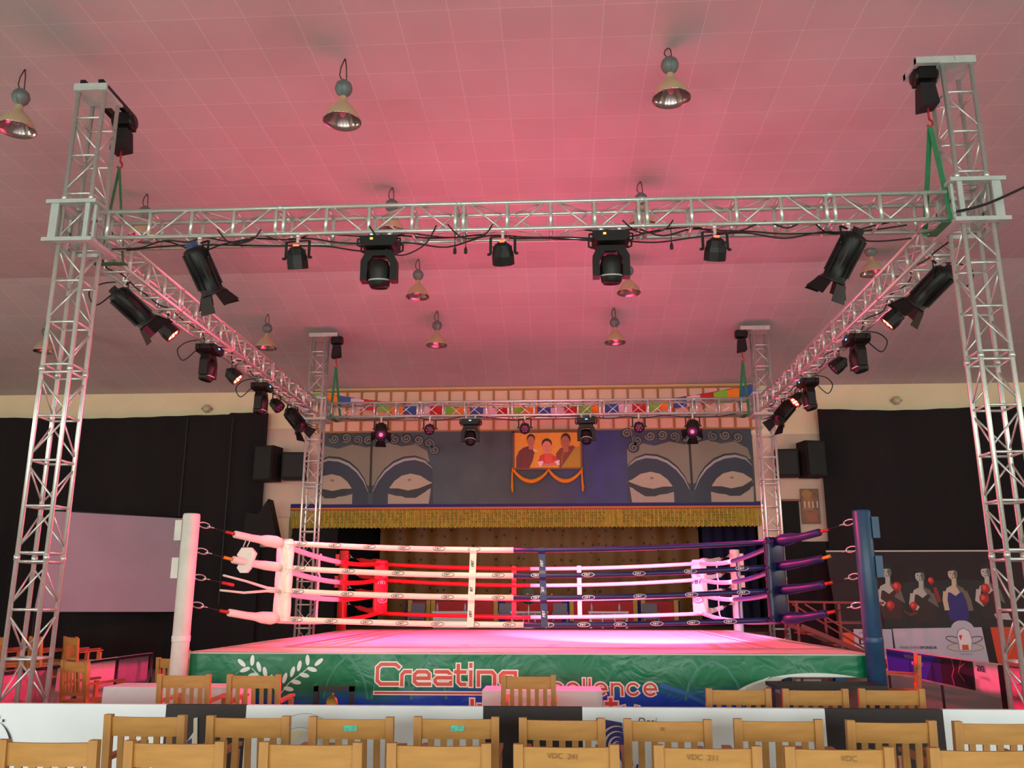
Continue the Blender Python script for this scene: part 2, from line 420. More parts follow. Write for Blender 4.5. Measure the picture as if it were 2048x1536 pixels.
# ---------------------------------------------------------------- stage lights
DARKB = mat('lamp_housing', (11, 10, 11), 0.5, 0.1, noise=0.15, nscale=20); BLK2 = mat('lamp_fins', (18, 16, 18), 0.5)
LENSOFF = mat('lens_glass', (120, 70, 110), 0.12, 0.0); LENSP = mat('lens_pink', (190, 60, 110), 0.15, emit=(1, .2, .4), es=1.1)
LEDR = mat('led_red_display', (255, 40, 20), 0.4, emit=(1, .06, .02), es=6); LEDB = mat('led_blue_display', (40, 120, 255), 0.4, emit=(.08, .35, 1), es=5); LEDO = mat('led_orange', (255, 120, 20), 0.4, emit=(1, .3, .03), es=5)
LENSR = mat('lens_lit_red', (255, 60, 40), 0.3, emit=(1, .22, .12), es=8)
def rot_to(d): return Vector(d).normalized().to_track_quat('-Z', 'Y').to_matrix()
def clamp(root, zt):
    mb = MB(); mb.lathe([(.034, -.02), (.034, .02)], c=(0, 0, zt), R=Matrix.Rotation(PI / 2, 3, 'Y'), n=12); mb.box((0, 0, zt - .05), (.03, .04, .07)); mb.tube((0, 0, zt - .07), (0, 0, -.0), .01)
    mb.build('clamp', ALU, root)
def hanger(root, halfw, drop, aimxy, m=DARKB):
    """U bracket from the clamp down both sides of the housing"""
    d = Vector((aimxy[0], aimxy[1], 0)).normalized(); s = Vector((-d.y, d.x, 0)); mb = MB()
    mb.bar(s * -halfw, s * halfw, .03, .008); 
    for k in (-1, 1): mb.bar(s * halfw * k, s * halfw * k + Vector((0, 0, -drop)), .03, .008, up=d)
    mb.build('yoke', m, root)
    for k in (-1, 1):
        mb = MB(); mb.tube(s * halfw * k + Vector((0, 0, -drop)), s * (halfw + .035) * k + Vector((0, 0, -drop)), .016, n=8); mb.build('knob', m, root)
def par_can(loc, aim, label, lens='off', display=None):
    r = thing('par_light', label, 'stage light', loc, group='led par lights on the truss'); clamp(r, .06)
    d = (Vector(aim) - Vector((loc[0], loc[1], loc[2] - .2))).normalized(); R = rot_to(d); c = Vector((0, 0, -.2)); hanger(r, .135, .2, (d.x, d.y or .01))
    mb = MB(); mb.lathe([(.045, .13), (.085, .10), (.112, .03), (.122, -.02), (.122, -.12), (.113, -.12), (.108, -.10)], c=c, R=R, n=8, smooth=False)
    for k in range(8):
        a = PI / 4 * k; mb.box(c + R @ Vector((math.cos(a) * .1, math.sin(a) * .1, .03)), (.012, .012, .12), R=R)
    mb.build('housing', DARKB, r)
    mb = MB(); lm = {'off': LENSOFF, 'red': LENSR}[lens]; pts = [(0, 0)] + [(.065 * math.cos(a * PI / 3), .065 * math.sin(a * PI / 3)) for a in range(6)]
    mb.lathe([(0.0001, -.098), (.109, -.098), (.109, -.103), (.0001, -.103)], mat('lens_back', (60, 34, 50), .3) if lens == 'off' else mat('lens_glow', (255, 20, 16), .4, emit=(1, .012, .01), es=5), c=c, R=R, n=16)
    for x, y in pts: mb.lathe([(.024, -.102), (.021, -.110), (.0001, -.114)], lm, c=c + R @ Vector((x, y, 0)), R=R, n=10)
    mb.build('lens', None, r)
    mb = MB(); mb.box(c + R @ Vector((0, 0, .14)), (.05, .05, .02), R=R); mb.build('display', LEDR if display else BLK2, r)
    return r, c + d * .13, d
def barn_spot(loc, aim, label, pink=False, display=None):
    r = thing('barn_door_spotlight', label, 'stage light', loc, group='spotlights with barn doors'); clamp(r, .06)
    d = (Vector(aim) - Vector((loc[0], loc[1], loc[2] - .24))).normalized(); R = rot_to(d); c = Vector((0, 0, -.2)) + d * .13
    hanger(r, .15, .2, (d.x, d.y or .01))
    mb = MB(); mb.lathe([(.07, .28), (.115, .26), (.135, .2), (.135, -.02), (.125, -.04), (.125, -.24), (.14, -.25), (.14, -.27), (.12, -.27), (.115, -.2)], c=c, R=R, n=20)
    for k in range(10):
        a = 2 * PI * k / 10; mb.box(c + R @ Vector((math.cos(a) * .136, math.sin(a) * .136, .02)), (.018, .018, .42), R=R @ Matrix.Rotation(a, 3, 'Z'))
    mb.build('housing', DARKB, r)
    mb = MB(); mb.lathe([(.0001, -.19), (.112, -.2), (.112, -.21), (.0001, -.225)], c=c, R=R, n=20); mb.build('lens', LENSOFF, r)
    if pink: mb = MB(); mb.lathe([(.0001, -.21), (.045, -.228), (.045, -.232), (.0001, -.25)], c=c, R=R, n=12); mb.build('glowing_bulb', LENSP, r)  # pink reflection in the lens, put in as a small emissive disc
    for k in range(4):
        q = Matrix.Rotation(PI / 2 * k, 3, 'Z'); t = .55 if k % 2 else .35; ln = .2 if k % 2 == 0 else .17
        P = lambda x, z: c + R @ (q @ Vector((x, .125 + math.sin(t) * z, -.27 - math.cos(t) * z)))
        w0, w1 = .085, .12
        mb = MB(); mb.prism([P(-w0, 0), P(w0, 0), P(w1, ln), P(-w1, ln)], R @ (q @ Vector((0, .004, 0)))); mb.build('barn_door', BLACK, r)
    mb = MB(); mb.box(c + R @ Vector((0, 0, .31)), (.1, .08, .06), R=R); mb.build('lamp_cap', mat('blue_connector', (50, 80, 120), .4) if display == 'blue' else BLK2, r)
    if display == 'red':
        mb = MB(); mb.box(c + R @ Vector((0, .05, .285)), (.05, .02, .02), R=R); mb.build('display', LEDR, r)
    return r, c + d * .2, d
def moving_head(loc, rz, tilt, label, led=LEDO):
    r = thing('moving_head_light', label, 'stage light', loc, rz, 'moving head lights on the truss')
    for s in (-1, 1):
        mb = MB(); mb.lathe([(.034, -.02), (.034, .02)], c=(s * .1, 0, .06), R=Matrix.Rotation(PI / 2, 3, 'Y'), n=12); mb.box((s * .1, 0, .02), (.03, .05, .06)); mb.build('clamp', ALU, r)
    mb = MB(); mb.prism([(-.2, -.15, -.01), (.2, -.15, -.01), (.2, -.15, -.09), (.15, -.15, -.13), (-.15, -.15, -.13), (-.2, -.15, -.09)], (0, .3, 0)); mb.build('base', DARKB, r)
    for s in (-1, 1):
        mb = MB(); mb.path([(s * .2, -.09, -.03), (s * .235, -.09, -.03), (s * .235, -.09, -.1), (s * .19, -.09, -.12)], .012, n=6); mb.path([(s * .2, .09, -.03), (s * .235, .09, -.03), (s * .235, .09, -.1), (s * .19, .09, -.12)], .012, n=6); mb.build('handle', DARKB, r)
    mb = MB(); o = [(-.2, -.5), (-.2, -.27), (-.14, -.15), (.14, -.15), (.2, -.27), (.2, -.5), (.125, -.5), (.125, -.3), (.07, -.215), (-.07, -.215), (-.125, -.3), (-.125, -.5)]
    mb.prism([(x, -.065, z) for x, z in o], (0, .13, 0)); mb.build('yoke', DARKB, r)
    R = Matrix.Rotation(tilt, 3, 'X'); c = Vector((0, 0, -.41))
    mb = MB(); mb.lathe([(.05, .16), (.1, .14), (.122, .05), (.122, -.06), (.11, -.13), (.09, -.16), (.085, -.15)], c=c, R=R, n=20); mb.build('head', DARKB, r)
    mb = MB(); mb.lathe([(.124, -.062), (.126, -.07), (.124, -.078)], c=c, R=R, n=24); mb.build('trim_ring', mat('silver_trim', (190, 200, 196), .4, .3), r)
    mb = MB(); mb.lathe([(.0001, -.152), (.086, -.15), (.086, -.146), (.0001, -.146)], c=c, R=R, n=18); mb.build('lens', mat('dark_lens', (50, 50, 60), .08), r)
    mb = MB(); mb.box((-.07 if led is LEDO else 0, -.153, -.05), (.03 if led is LEDO else .05, .006, .02)); mb.build('display', led, r)
    return r
HZ = ZB - .09; CEN = (-.46, 14.5, 1.1)
yf, yr, xl, xr = TY0 - W / 2, TY0 + TS - W / 2, TX - TS / 2, TX + TS / 2
barn_spot((-4.0, yf, HZ), (-3.3, 10.2, 3.4), 'black barn door spotlight at the left end of the front beam, pointing down right', display='blue')
BEAMS.append(((-4.0, yf, HZ), (.2, .35, -.6), (-1.6, 12.4, 1.1), WARM, 420, 0.9))
par_can((-2.88, yf, HZ), (-2.7, 10.6, 1.1), 'small black par light right of the left barn door spotlight on the front beam', display=1)
moving_head((-1.95, yf, HZ), 0, .2, 'black moving head light left of centre under the front beam')
_, p0, d0 = par_can((-.59, yf, HZ), (-.4, 11.6, 1.1), 'small black par light at the middle of the front beam, between the two moving heads', display=1)
BEAMS.append(((-.59, yf, HZ), p0, (-.3, 13.2, 1.1), WARM, ENERGY_WARM, 0.75))
moving_head((.59, yf, HZ), 0, .2, 'black moving head light right of centre under the front beam')
_, p0, d0 = par_can((1.72, yf, HZ), (1.5, 11.3, 1.1), 'small black par light near the right end of the front beam', display=1)
BEAMS.append(((1.72, yf, HZ), p0, (1.35, 15.6, 1.1), VIO, ENERGY_VIO, 0.66))
barn_spot((3.15, yf, HZ), (2.2, 10.1, 3.4), 'black barn door spotlight at the right end of the front beam, pointing down left', display='red')
barn_spot((-3.95, yr, HZ), (-3.2, 15.5, 3.2), 'black barn door spotlight with a pink lens at the left of the back beam', pink=True)
par_can((-2.86, yr, HZ), (-2.7, 14.5, 3.2), 'small black par light left of the centre moving heads on the back beam')
moving_head((-1.95, yr, HZ), 0, -.35, 'black moving head light on the back beam, left of the portrait', LEDB)
par_can((-.75, yr, HZ), (-.7, 14.5, 3.2), 'small black par light hanging in front of the portrait')
moving_head((.6, yr, HZ), 0, -.35, 'black moving head light on the back beam, right of the portrait', LEDB)
par_can((1.75, yr, HZ), (1.6, 14.5, 3.2), 'small black par light at the right of the back beam')
barn_spot((2.92, yr, HZ), (2.2, 15.5, 3.2), 'black barn door spotlight with a pink lens at the right of the back beam', pink=True)
barn_spot((xl, 10.25, HZ), (-2.6, 12.5, 2.5), 'black barn door spotlight nearest the camera on the left side beam')
_, p0, d0 = par_can((xl, 11.5, HZ), (-1.8, 12.9, 2.0), 'lit red par light nearest the camera on the left side beam', 'red')
BEAMS.append(((xl, 11.5, HZ), p0, (.6, 12.9, 1.1), RED, ENERGY_RED, 1.35))
moving_head((xl, 13.0, HZ), PI / 2, .25, 'black moving head light nearest the camera on the left side beam', LEDB)
_, p0, d0 = par_can((xl, 14.05, HZ), (-1.8, 14.6, 2.0), 'lit red par light farther back on the left side beam', 'red')
BEAMS.append(((xl, 14.05, HZ), p0, (-.6, 15.0, 1.1), RED, ENERGY_RED, 1.35))
moving_head((xl, 15.5, HZ), PI / 2, .25, 'black moving head light farther back on the left side beam', LEDB)
par_can((xl, 16.35, HZ), (-2.0, 15.5, 2.0), 'unlit par light at the far end of the left side beam')
barn_spot((xl, 17.4, HZ), (-3.6, 16.5, 3.2), 'black barn door spotlight at the far end of the left side beam')
barn_spot((xr, 10.05, HZ), (1.8, 12.3, 2.5), 'black barn door spotlight nearest the camera on the right side beam')
_, p0, d0 = par_can((xr, 11.5, HZ), (.9, 12.9, 2.0), 'lit red par light nearest the camera on the right side beam', 'red')
BEAMS.append(((xr, 11.5, HZ), p0, (-3.0, 12.2, 1.1), RED, ENERGY_RED, 1.35))
moving_head((xr, 13.0, HZ), -PI / 2, .25, 'black moving head light nearest the camera on the right side beam', LEDB)
par_can((xr, 13.9, HZ), (0.9, 14.6, 2.6), 'unlit par light between the two moving heads on the right side beam')
moving_head((xr, 15.7, HZ), -PI / 2, .25, 'black moving head light farther back on the right side beam', LEDB)
_, p0, d0 = par_can((xr, 16.37, HZ), (.9, 15.8, 2.0), 'lit red par light farther back on the right side beam', 'red')
BEAMS.append(((xr, 16.37, HZ), p0, (-.4, 15.2, 1.1), RED, ENERGY_RED, 1.35))
barn_spot((xr, 17.2, HZ), (2.6, 16.2, 3.2), 'black barn door spotlight at the far end of the right side beam')
for base, off, aim, colr, en, size in BEAMS:
    if colr is RED: lamp('lens_spill', 'POINT', Vector(base) + Vector(off) + (Vector(aim) - Vector(base)).normalized() * .05, 5, (1, .03, .02), shadow_soft_size=.04)
    p = Vector(base) + Vector(off)
    lamp('beam', 'SPOT', p, en, colr, aim=aim, spot_size=size, spot_blend=.5, shadow_soft_size=.07)
# cables
def cable(pts, r, label, nm='power_cable'):
    P = [Vector(p) for p in pts]; out = []
    for i in range(len(P) - 1):
        a, b, c_, d = P[max(i - 1, 0)], P[i], P[i + 1], P[min(i + 2, len(P) - 1)]
        for k in range(5):
            t = k / 5; out.append(.5 * ((2 * b) + (c_ - a) * t + (2 * a - 5 * b + 4 * c_ - d) * t * t + (3 * b - a - 3 * c_ + d) * t ** 3))
    out.append(P[-1]); mb = MB(); mb.path(out, r, n=6); return tag(mb.build(nm, RUBBER), label, 'cable', 'black cables on the truss')
rc = random.Random(3)
def run(axis, fixed, a, b, step, lab, zz=ZB - .02):
    pts = []; t = a
    while t < b:
        z = zz + rc.uniform(-.07, .04); o = rc.uniform(-.1, .1)
        pts.append((t, fixed + o, z) if axis == 'x' else (fixed + o, t, z)); t += step
    cable(pts, .009, lab)
run('x', TY0, -5.1, 4.1, .33, 'black cable looping along the bottom of the front beam')
run('x', TY0 + .05, -5.0, 4.0, .47, 'thin black cable sagging under the front beam', ZB - .05)
run('x', TY0 + TS, -4.9, 4.0, .4, 'black cable along the bottom of the back beam')
run('y', xl, 9.5, 18.8, .35, 'black cable along the left side beam', ZB + .03)
run('y', xr, 9.5, 18.8, .35, 'black cable along the right side beam', ZB + .03)
run('x', TY0 - .1, -4.6, -1.0, .21, 'tangled thin cable on the left half of the front beam', ZB + .0)
run('x', TY0 - .08, .1, 3.9, .24, 'tangled thin cable on the right half of the front beam', ZB + .0)
for x, w_, d_, lb in ((-1.7, .75, .3, 'right of the left moving head'), (-.95, .5, .12, 'left of the middle par light'), (1.0, .55, .1, 'right of the right moving head'), (-3.55, .5, .12, 'at the left barn door spotlight')):
    cable([(x - w_ / 2, yf - .03, ZB + .06), (x - w_ / 4, yf - .04, ZB - d_ * .7), (x, yf - .04, ZB - d_), (x + w_ / 3, yf - .04, ZB - d_ * .6), (x + w_ / 2, yf - .03, ZB + .05)], .008, 'cable loop drooping from the front beam %s' % lb, 'cable_loop')
for y, s, lb in ((10.1, -1, 'the nearest left barn door spotlight'), (12.7, -1, 'the first left moving head'), (15.2, -1, 'the far left moving head'), (10.0, 1, 'the nearest right barn door spotlight'), (12.8, 1, 'the first right moving head'), (15.5, 1, 'the far right moving head')):
    x = xl if s < 0 else xr
    cable([(x + s * .16, y + .25, ZB), (x + s * .3, y + .1, ZB - .08), (x + s * .36, y - .05, ZB - .25), (x + s * .28, y, ZB - .4), (x + s * .14, y + .1, HZ - .13)], .009, 'black cable loop bulging out beside %s' % lb, 'cable_loop')
for x, lb in ((-1.12, 'left of two'), (-1.0, 'right of two'), (1.25, 'single')):
    o = thing('cable_plug', 'loose black plug hanging under the front beam, %s' % lb, 'plug', (x, yf, ZB - .02), group='loose plugs'); mb = MB(); mb.tube((0, 0, 0), (0, 0, -.2), .005, n=6); mb.build('cord', RUBBER, o)
    mb = MB(); mb.lathe([(.008, -.18), (.018, -.21), (.02, -.25), (.012, -.26)], n=8); mb.build('plug_body', RUBBER, o)
cable([(4.25, 8.85, 5.66), (4.5, 8.72, 5.68), (4.9, 8.7, 5.85), (5.3, 8.6, 6.02), (6.5, 8.4, 6.45), (9, 8.2, 6.9), (13, 8, 7.6)], .014, 'thick twisted black cable leaving the sleeve block at the right edge')

# ---------------------------------------------------------------- high bay lamps
SHADE = mat('spun_aluminium_shade', (196, 176, 140), 0.4, 0.15, noise=0.05); SHIN = mat('mirrored_reflector', (190, 170, 172), 0.18, 0.9); DOME = mat('ballast_dome', (108, 122, 120), 0.5, 0.3); WIRE = mat('iron_wire', (70, 40, 42), .6)
def bay(x, y, drop, label, tl=0.0):
    r = thing('high_bay_lamp', label, 'ceiling lamp', (x, y, zc(y) + .01), group='high bay lamps under the ceiling')
    zt = -drop + .62
    mb = MB(); mb.path([(0, 0, 0), (-.05, .0, zt * .5 + .0), (-.06, 0, zt * .85 - .02), (-.02, 0, zt - .08)], .008, n=5); mb.path([(0, 0, 0), (.02, 0, zt * .5), (.03, 0, zt - .06)], .008, n=5); mb.build('hanging_wire', WIRE, r)
    mb = MB(); mb.lathe([(.0001, .115), (.05, .1), (.095, .06), (.11, .005), (.11, -.01), (.09, -.065), (.05, -.1), (.04, -.12)], c=(0, 0, zt - .17), n=20); mb.lathe([(.114, -.012), (.118, 0), (.114, .012)], c=(0, 0, zt - .17), R=Matrix.Rotation(PI / 2, 3, 'Y'), n=20); mb.build('ballast_dome', DOME, r)
    q = zt - .27
    mb = MB(); mb.lathe([(.04, q), (.045, q - .06), (.07, q - .11), (.15, q - .19), (.215, q - .3), (.232, q - .36)], n=28, cap=False); me = mb.build('shade', SHADE, r)
    mb = MB(); mb.lathe([(.0001, q - .08), (.065, q - .12), (.143, q - .195), (.208, q - .302), (.228, q - .362), (.236, q - .362), (.236, q - .352)], n=28, cap=False); mb.build('reflector', SHIN, r)
    mb = MB(); mb.lathe([(.02, q - .1), (.045, q - .16), (.05, q - .22), (.03, q - .28), (.0001, q - .3)], n=14); mb.build('bulb', mat('milky_bulb', (220, 180, 190), .3), r)
rows = [(9.62, [(-6.8, .86, 'leftmost'), (-2.63, .88, 'above the left half of the front beam'), (1.42, .7, 'above the right half of the front beam')], 'in the nearest row'),
        (13.18, [(-6.86, .8, 'at the left, behind the front beam end'), (-2.7, .78, 'left of centre, half hidden by the front beam'), (1.38, .78, 'right of centre, half hidden by the front beam')], 'in the second row'),
        (16.3, [(-2.76, .8, 'right of the left moving head'), (1.4, .8, 'behind the right moving head'), (6.1, .5, 'at the far right above the side beam')], 'in the third row')]
for y, lst, rl in rows:
    for x, dr, lb in lst: bay(x, y, dr + .0, 'high bay lamp %s, %s' % (rl, lb))
for x, lb in ((-11.6, 'leftmost'), (-6.5, 'behind the left side beam'), (-2.67, 'left of centre'), (1.25, 'right of centre')):
    bay(x, 18.45, .8, 'high bay lamp in the farthest row, %s' % lb)

# ---------------------------------------------------------------- boxing ring
PX, PY, PW, PZ = -0.46, 10.57, 7.89, 1.07
CANVAS = mat('ring_canvas', (222, 208, 196), 0.75, noise=0.06, nscale=1.4, bump=.15)
POSTW = mat('white_post_paint', (212, 214, 204), 0.5, noise=0.12, nscale=3); POSTB = mat('blue_post_paint', (30, 70, 104), 0.4, noise=0.25, nscale=4); POSTR = mat('red_post_paint', (176, 26, 26), 0.45, noise=.1)
ROPEW, ROPEB, ROPER = mat('white_rope_cover', (226, 216, 206), .5, noise=.04), mat('navy_rope_cover', (26, 26, 88), .4, noise=.1), mat('red_rope_cover', (200, 16, 28), .45, noise=.08)
PADW, PADB, PADR = mat('white_pad_vinyl', (232, 228, 216), .4, noise=.05), mat('navy_pad_vinyl', (20, 30, 70), .35, noise=.25), mat('red_pad_vinyl', (214, 20, 40), .4)
BLUELEG = mat('blue_leg_paint', (24, 62, 110), .5, noise=.2)
rp = thing('ring_platform', 'raised boxing ring platform with pale canvas floor and blue legs', 'ring platform', (PX, PY + PW / 2, 0))
mb = MB(); mb.box((0, 0, PZ - .09), (PW - .06, PW - .06, .1)); mb.build('deck', mat('deck_boards', (96, 80, 62), .7), rp)
mb = MB(); h = PW / 2
def cv(u, v):
    x = (u - .5) * PW; y = (v - .5) * PW; e = max(abs(x), abs(y)) / h
    return (x, y, PZ - (.012 if e > .985 else 0) + .004 * math.sin(x * 2.1) * math.sin(y * 1.7))
mb.grid(cv, 48, 48); mb.box((0, -h + .01, PZ - .05), (PW, .03, .07)); mb.box((0, h - .01, PZ - .05), (PW, .03, .07)); mb.box((-h + .01, 0, PZ - .05), (.03, PW, .07)); mb.box((h - .01, 0, PZ - .05), (.03, PW, .07))
mb.build('canvas', CANVAS, rp)
mb = MB()
for s in (-1, 1): mb.box((0, s * 3.05, PZ + .006), (6.2, .012, .004)); mb.box((s * 3.05, 0, PZ + .006), (.012, 6.2, .004))
mb.box((0, -h + .75, PZ + .006), (PW - .3, .014, .004)); mb.build('canvas_seam', mat('seam_thread', (150, 110, 110), .8), rp)
for i in range(4):
    for j in range(4):
        x, y = (-h + .3 + i * (PW - .6) / 3), (-h + .22 + j * (PW - .44) / 3)
        mb = MB(); mb.box((x, y, (PZ - .14) / 2), (.12, .12, PZ - .14)); mb.build('leg', BLUELEG, rp)
mb = MB()
for j in (0, 3):
    y = -h + .22 + j * (PW - .44) / 3; mb.box((0, y, PZ - .2), (PW - .4, .05, .1))
for s in (-1, 1): mb.box((s * (h - .25), 0, PZ - .2), (.05, PW - .4, .1))
mb.build('beam_frame', mat('frame_purple', (60, 34, 50), .5), rp)

# posts, ropes
CX0, CX1, CY0, CY1 = -3.6, 2.72, 11.35, 17.65
posts = [('front left', -4.43, 10.4, CX0, CY0, POSTW, ROPEW, PADW, 'white', 'front left'), ('front right', 3.48, 10.4, CX1, CY0, POSTB, ROPEB, PADB, 'blue', 'front right'),
         ('back left', -4.52, 18.45, CX0, CY1, POSTR, ROPER, PADR, 'red', 'back left'), ('back right', 3.58, 18.6, CX1, CY1, POSTW, ROPEW, PADW, 'white', 'back right')]
EYE = (2.55, 2.24, 1.93, 1.61); CORN = (2.37, 2.06, 1.77, 1.42); SAG = (.10, .11, .09, .07)
lev = ('top', 'second', 'third', 'bottom')
TB = mat('turnbuckle_red', (190, 36, 30), .35, .3); TBO = mat('turnbuckle_orange', (240, 130, 30), .4)
for nm, x, y, cx, cy, pm, rm, dm, cn, lb in posts:
    p = thing('ring_post', '%s steel ring post at the %s corner of the ring' % (cn, lb), 'ring post', (x, y, 0), group='ring corner posts')
    mb = MB(); mb.lathe([(.1, 0), (.1, 2.64), (.092, 2.66), (.0001, 2.66)], n=20); mb.build('tube', pm, p)
    sx = -1 if x < 0 else 1
    for z in (2.46, 2.02):
        mb = MB(); mb.box((sx * .125, -.02, z), (.08, .1, .24)); mb.build('bracket', pm, p)
    mb = MB(); mb.box((0, 0, .01), (.36, .36, .02)); mb.build('foot_plate', pm, p)
    mb = MB(); mb.lathe([(.103, 1.18), (.106, 1.19), (.106, 1.24), (.103, 1.25)], n=20); mb.build('joint_ring', pm, p)
    d2 = Vector((cx - x, cy - y, 0)).normalized()
    for k in range(4):
        a = Vector((x, y, EYE[k])) + d2 * .1; b = Vector((cx, cy, CORN[k])); d = (b - a); Ln = d.length; d.normalize(); pt = lambda t: tuple(a + d * t - Vector((x, y, 0)) + Vector((0, 0, -.03 * math.sin(PI * min(1, t / Ln)))))
        q = thing('rope_tensioner', 'padded %s tie of the %s rope at the %s ring post' % (cn, lev[k], lb), 'rope tie', (x, y, 0), group='rope ties at the ring corners')
        side = d.cross(Vector((0, 0, 1))).normalized(); up = side.cross(d); o0 = Vector(pt(.07)); ring_ = []
        for i in range(14):
            t = 2 * PI * i / 14; ring_.append(o0 + d * (.075 * math.cos(t)) + up * (.032 * math.sin(t)))
        mb = MB(); mb.path(ring_, .009, n=6, closed=True); ring2 = [Vector(pt(.16)) + d * (.04 * math.cos(2 * PI * i / 10)) + side * (.02 * math.sin(2 * PI * i / 10)) for i in range(10)]; mb.path(ring2, .007, n=6, closed=True); mb.build('chain_link', CHROME, q)
        mb = MB(); mb.tube(pt(.19), pt(.4), .006); mb.build('wire', BLACK, q)
        mb = MB(); mb.tube(pt(.36), pt(.52), .02, n=8); mb.build('turnbuckle', TBO if k == 1 else TB, q)
        mb = MB(); s0 = .48
        if k == 2 and cn == 'white' and lb == 'front left':
            for s in (-1, 1):
                pts = [Vector(pt(s0 - .12)) + up * s * .09, Vector(pt(s0 + .2)) + up * s * .07, Vector(pt(s0 + .5)) + up * s * .02, Vector(pt(Ln))]; mb.path(pts, [.022, .026, .03, .05], n=8, flat=.6)
        else:
            t0 = [s0, s0 + .01, Ln * .62, Ln * .72, Ln * .8, Ln * .92, Ln]
            rr_ = [.042, .046, .046, .05, .072 if k in (0, 3) else .058, .078 if k in (0, 3) else .06, .05]
            mb.path([pt(t) for t in t0], rr_, n=12)
        mb.build('padded_sleeve', rm, q)
    # corner pad hung inside the corner, square to the diagonal
    dg = Vector((d2.x, d2.y, 0)); s_ = Vector((-dg.y, dg.x, 0)); mb = MB(); n_ = 14
    def pf(u, v):
        a = 2 * PI * u; zz = CORN[3] - .03 + v * (CORN[0] - CORN[3] + .08); e = 1 if .02 < v < .98 else .8
        bulge = .012 * abs(math.sin(v * PI * 3))
        ca, sa = math.cos(a), math.sin(a); sg = lambda t_, p_: math.copysign(abs(t_) ** p_, t_)
        p_ = s_ * sg(ca, .5) * .16 * e + dg * (sg(sa, .5) * (.045 + bulge) * e + .05)
        return (p_.x, p_.y, zz)
    mb.grid(pf, 24, 24); 
    ee = 24
    mb.f.append([i * 25 for i in range(24)]); mb.mi.append(0); mb.sm.append(False); mb.f.append([i * 25 + 24 for i in range(24)][::-1]); mb.mi.append(0); mb.sm.append(False)
    cpd = thing('corner_pad', '%s vinyl corner pad behind the ropes at the %s corner of the ring' % (cn, lb), 'corner pad', (cx, cy, 0), group='ring corner pads')
    mb.build('cushion', dm, cpd)
    if cy > 15:
        f_ = lambda u, v, h_, s_=s_, dg=dg: tuple(s_ * u + dg * (.112 + h_) + Vector((0, 0, v)))
        col = (240, 225, 240) if cn == 'red' else (40, 20, 80)
        A = Art(f_, step=.0008); A.text('FBT', -.13, 1.96, .13, col, shear=.25, bold=.004)
        for i in range(3):
            for j in range(3): A.ell(.0 + i * .035 - .02 * j, 2.1 + j * .022, .007, .01, col)
        A.stroke(arc(0, 1.66, .11, .06, 0, 360, 24)[:-1], .012, col, closed=True); A.text('FBT', -.08, 1.63, .085, col, shear=.25)
        A.build('pad_logo', cpd)
    for k in range(4):
        mb = MB(); z = CORN[k] if k else CORN[0] - .0
        mb.path([s_ * -.17 - dg * .03, s_ * -.17 + dg * .11, s_ * .17 + dg * .11, s_ * .17 - dg * .03], .012, n=6)
        ob = mb.build('tie_strap', dm, cpd, loc=(0, 0, z - .02))
for k in range(4):
    r = thing('ring_rope', '%s rope loop around the ring, in white, blue and red covers' % lev[k], 'ring rope', (0, 0, 0), group='four levels of ring rope')
    z0, sg = CORN[k], SAG[k]; sides = [((CX0, CY0), (CX1, CY0), ROPEW, ROPEB, (0, -1)), ((CX0, CY1), (CX1, CY1), ROPER, ROPEW, (0, -1)), ((CX0, CY0), (CX0, CY1), ROPEW, ROPER, (1, 0)), ((CX1, CY0), (CX1, CY1), ROPEB, ROPEW, (-1, 0))]
    for si, (a, b, m0, m1, nr) in enumerate(sides):
        f = lambda t: (a[0] + (b[0] - a[0]) * t, a[1] + (b[1] - a[1]) * t, z0 - sg * (1 - (2 * t - 1) ** 2) - (.0 if si == 0 else .02))
        mid = .475 + (.02 if k == 3 and si == 0 else 0)
        for t0, t1, m_, nm_ in ((0, mid, m0, 'rope_cover'), (mid, 1, m1, 'rope_cover')):
            mb = MB(); rad = .036 if m_ is not ROPEB else .033
            mb.path([f(t0 + (t1 - t0) * i / 10) for i in range(11)], rad, n=14)
            rc_ = mb.build(nm_, m_, r, label={ROPEW: 'white rope cover', ROPEB: 'navy blue rope cover', ROPER: 'red rope cover'}[m_])
            if si > 1: continue
            if k == 0 and m_ is ROPEB: continue
            step = .45 if k in (0, 3) else .64
            if si == 1: step = 1.3
            Lx = b[0] - a[0]; u = .25 if m_ is m0 else (mid * Lx + .3)
            end = mid * Lx - .1 if m_ is m0 else Lx - .35
            dark = m_ is not ROPEB and m_ is not ROPER; colr = (36, 24, 40) if dark else (236, 226, 232)
            lift = {0: .018, 1: .012, 2: -.004, 3: .0}[k]
            A = None
            while u < end:
                fz = f(u / Lx)
                def mp(uu, vv, h_, fz=fz, rad=rad):
                    v_ = max(-.9, min(.9, (vv + lift * .4) / rad)); an = math.asin(v_)
                    return (fz[0] + uu, fz[1] - math.cos(an) * (rad + .0012 + h_), fz[2] + math.sin(an) * (rad + .0012 + h_))
                if A is None: A = Art(mp, step=.0003)
                A.fn = mp; A.h = 0
                A.stroke(arc(0, 0, .078, .024, 0, 360, 20)[:-1], .006, colr, closed=True)
                A.h = 0; A.text('FBT', -.052, -.0125, .036, colr, shear=.3, sx=1.25, bold=.0015)
                u += step
            if A and si == 0: A.build('rope_logo', rc_)
def zr(k, t): return CORN[k] - SAG[k] * (1 - (2 * t - 1) ** 2)
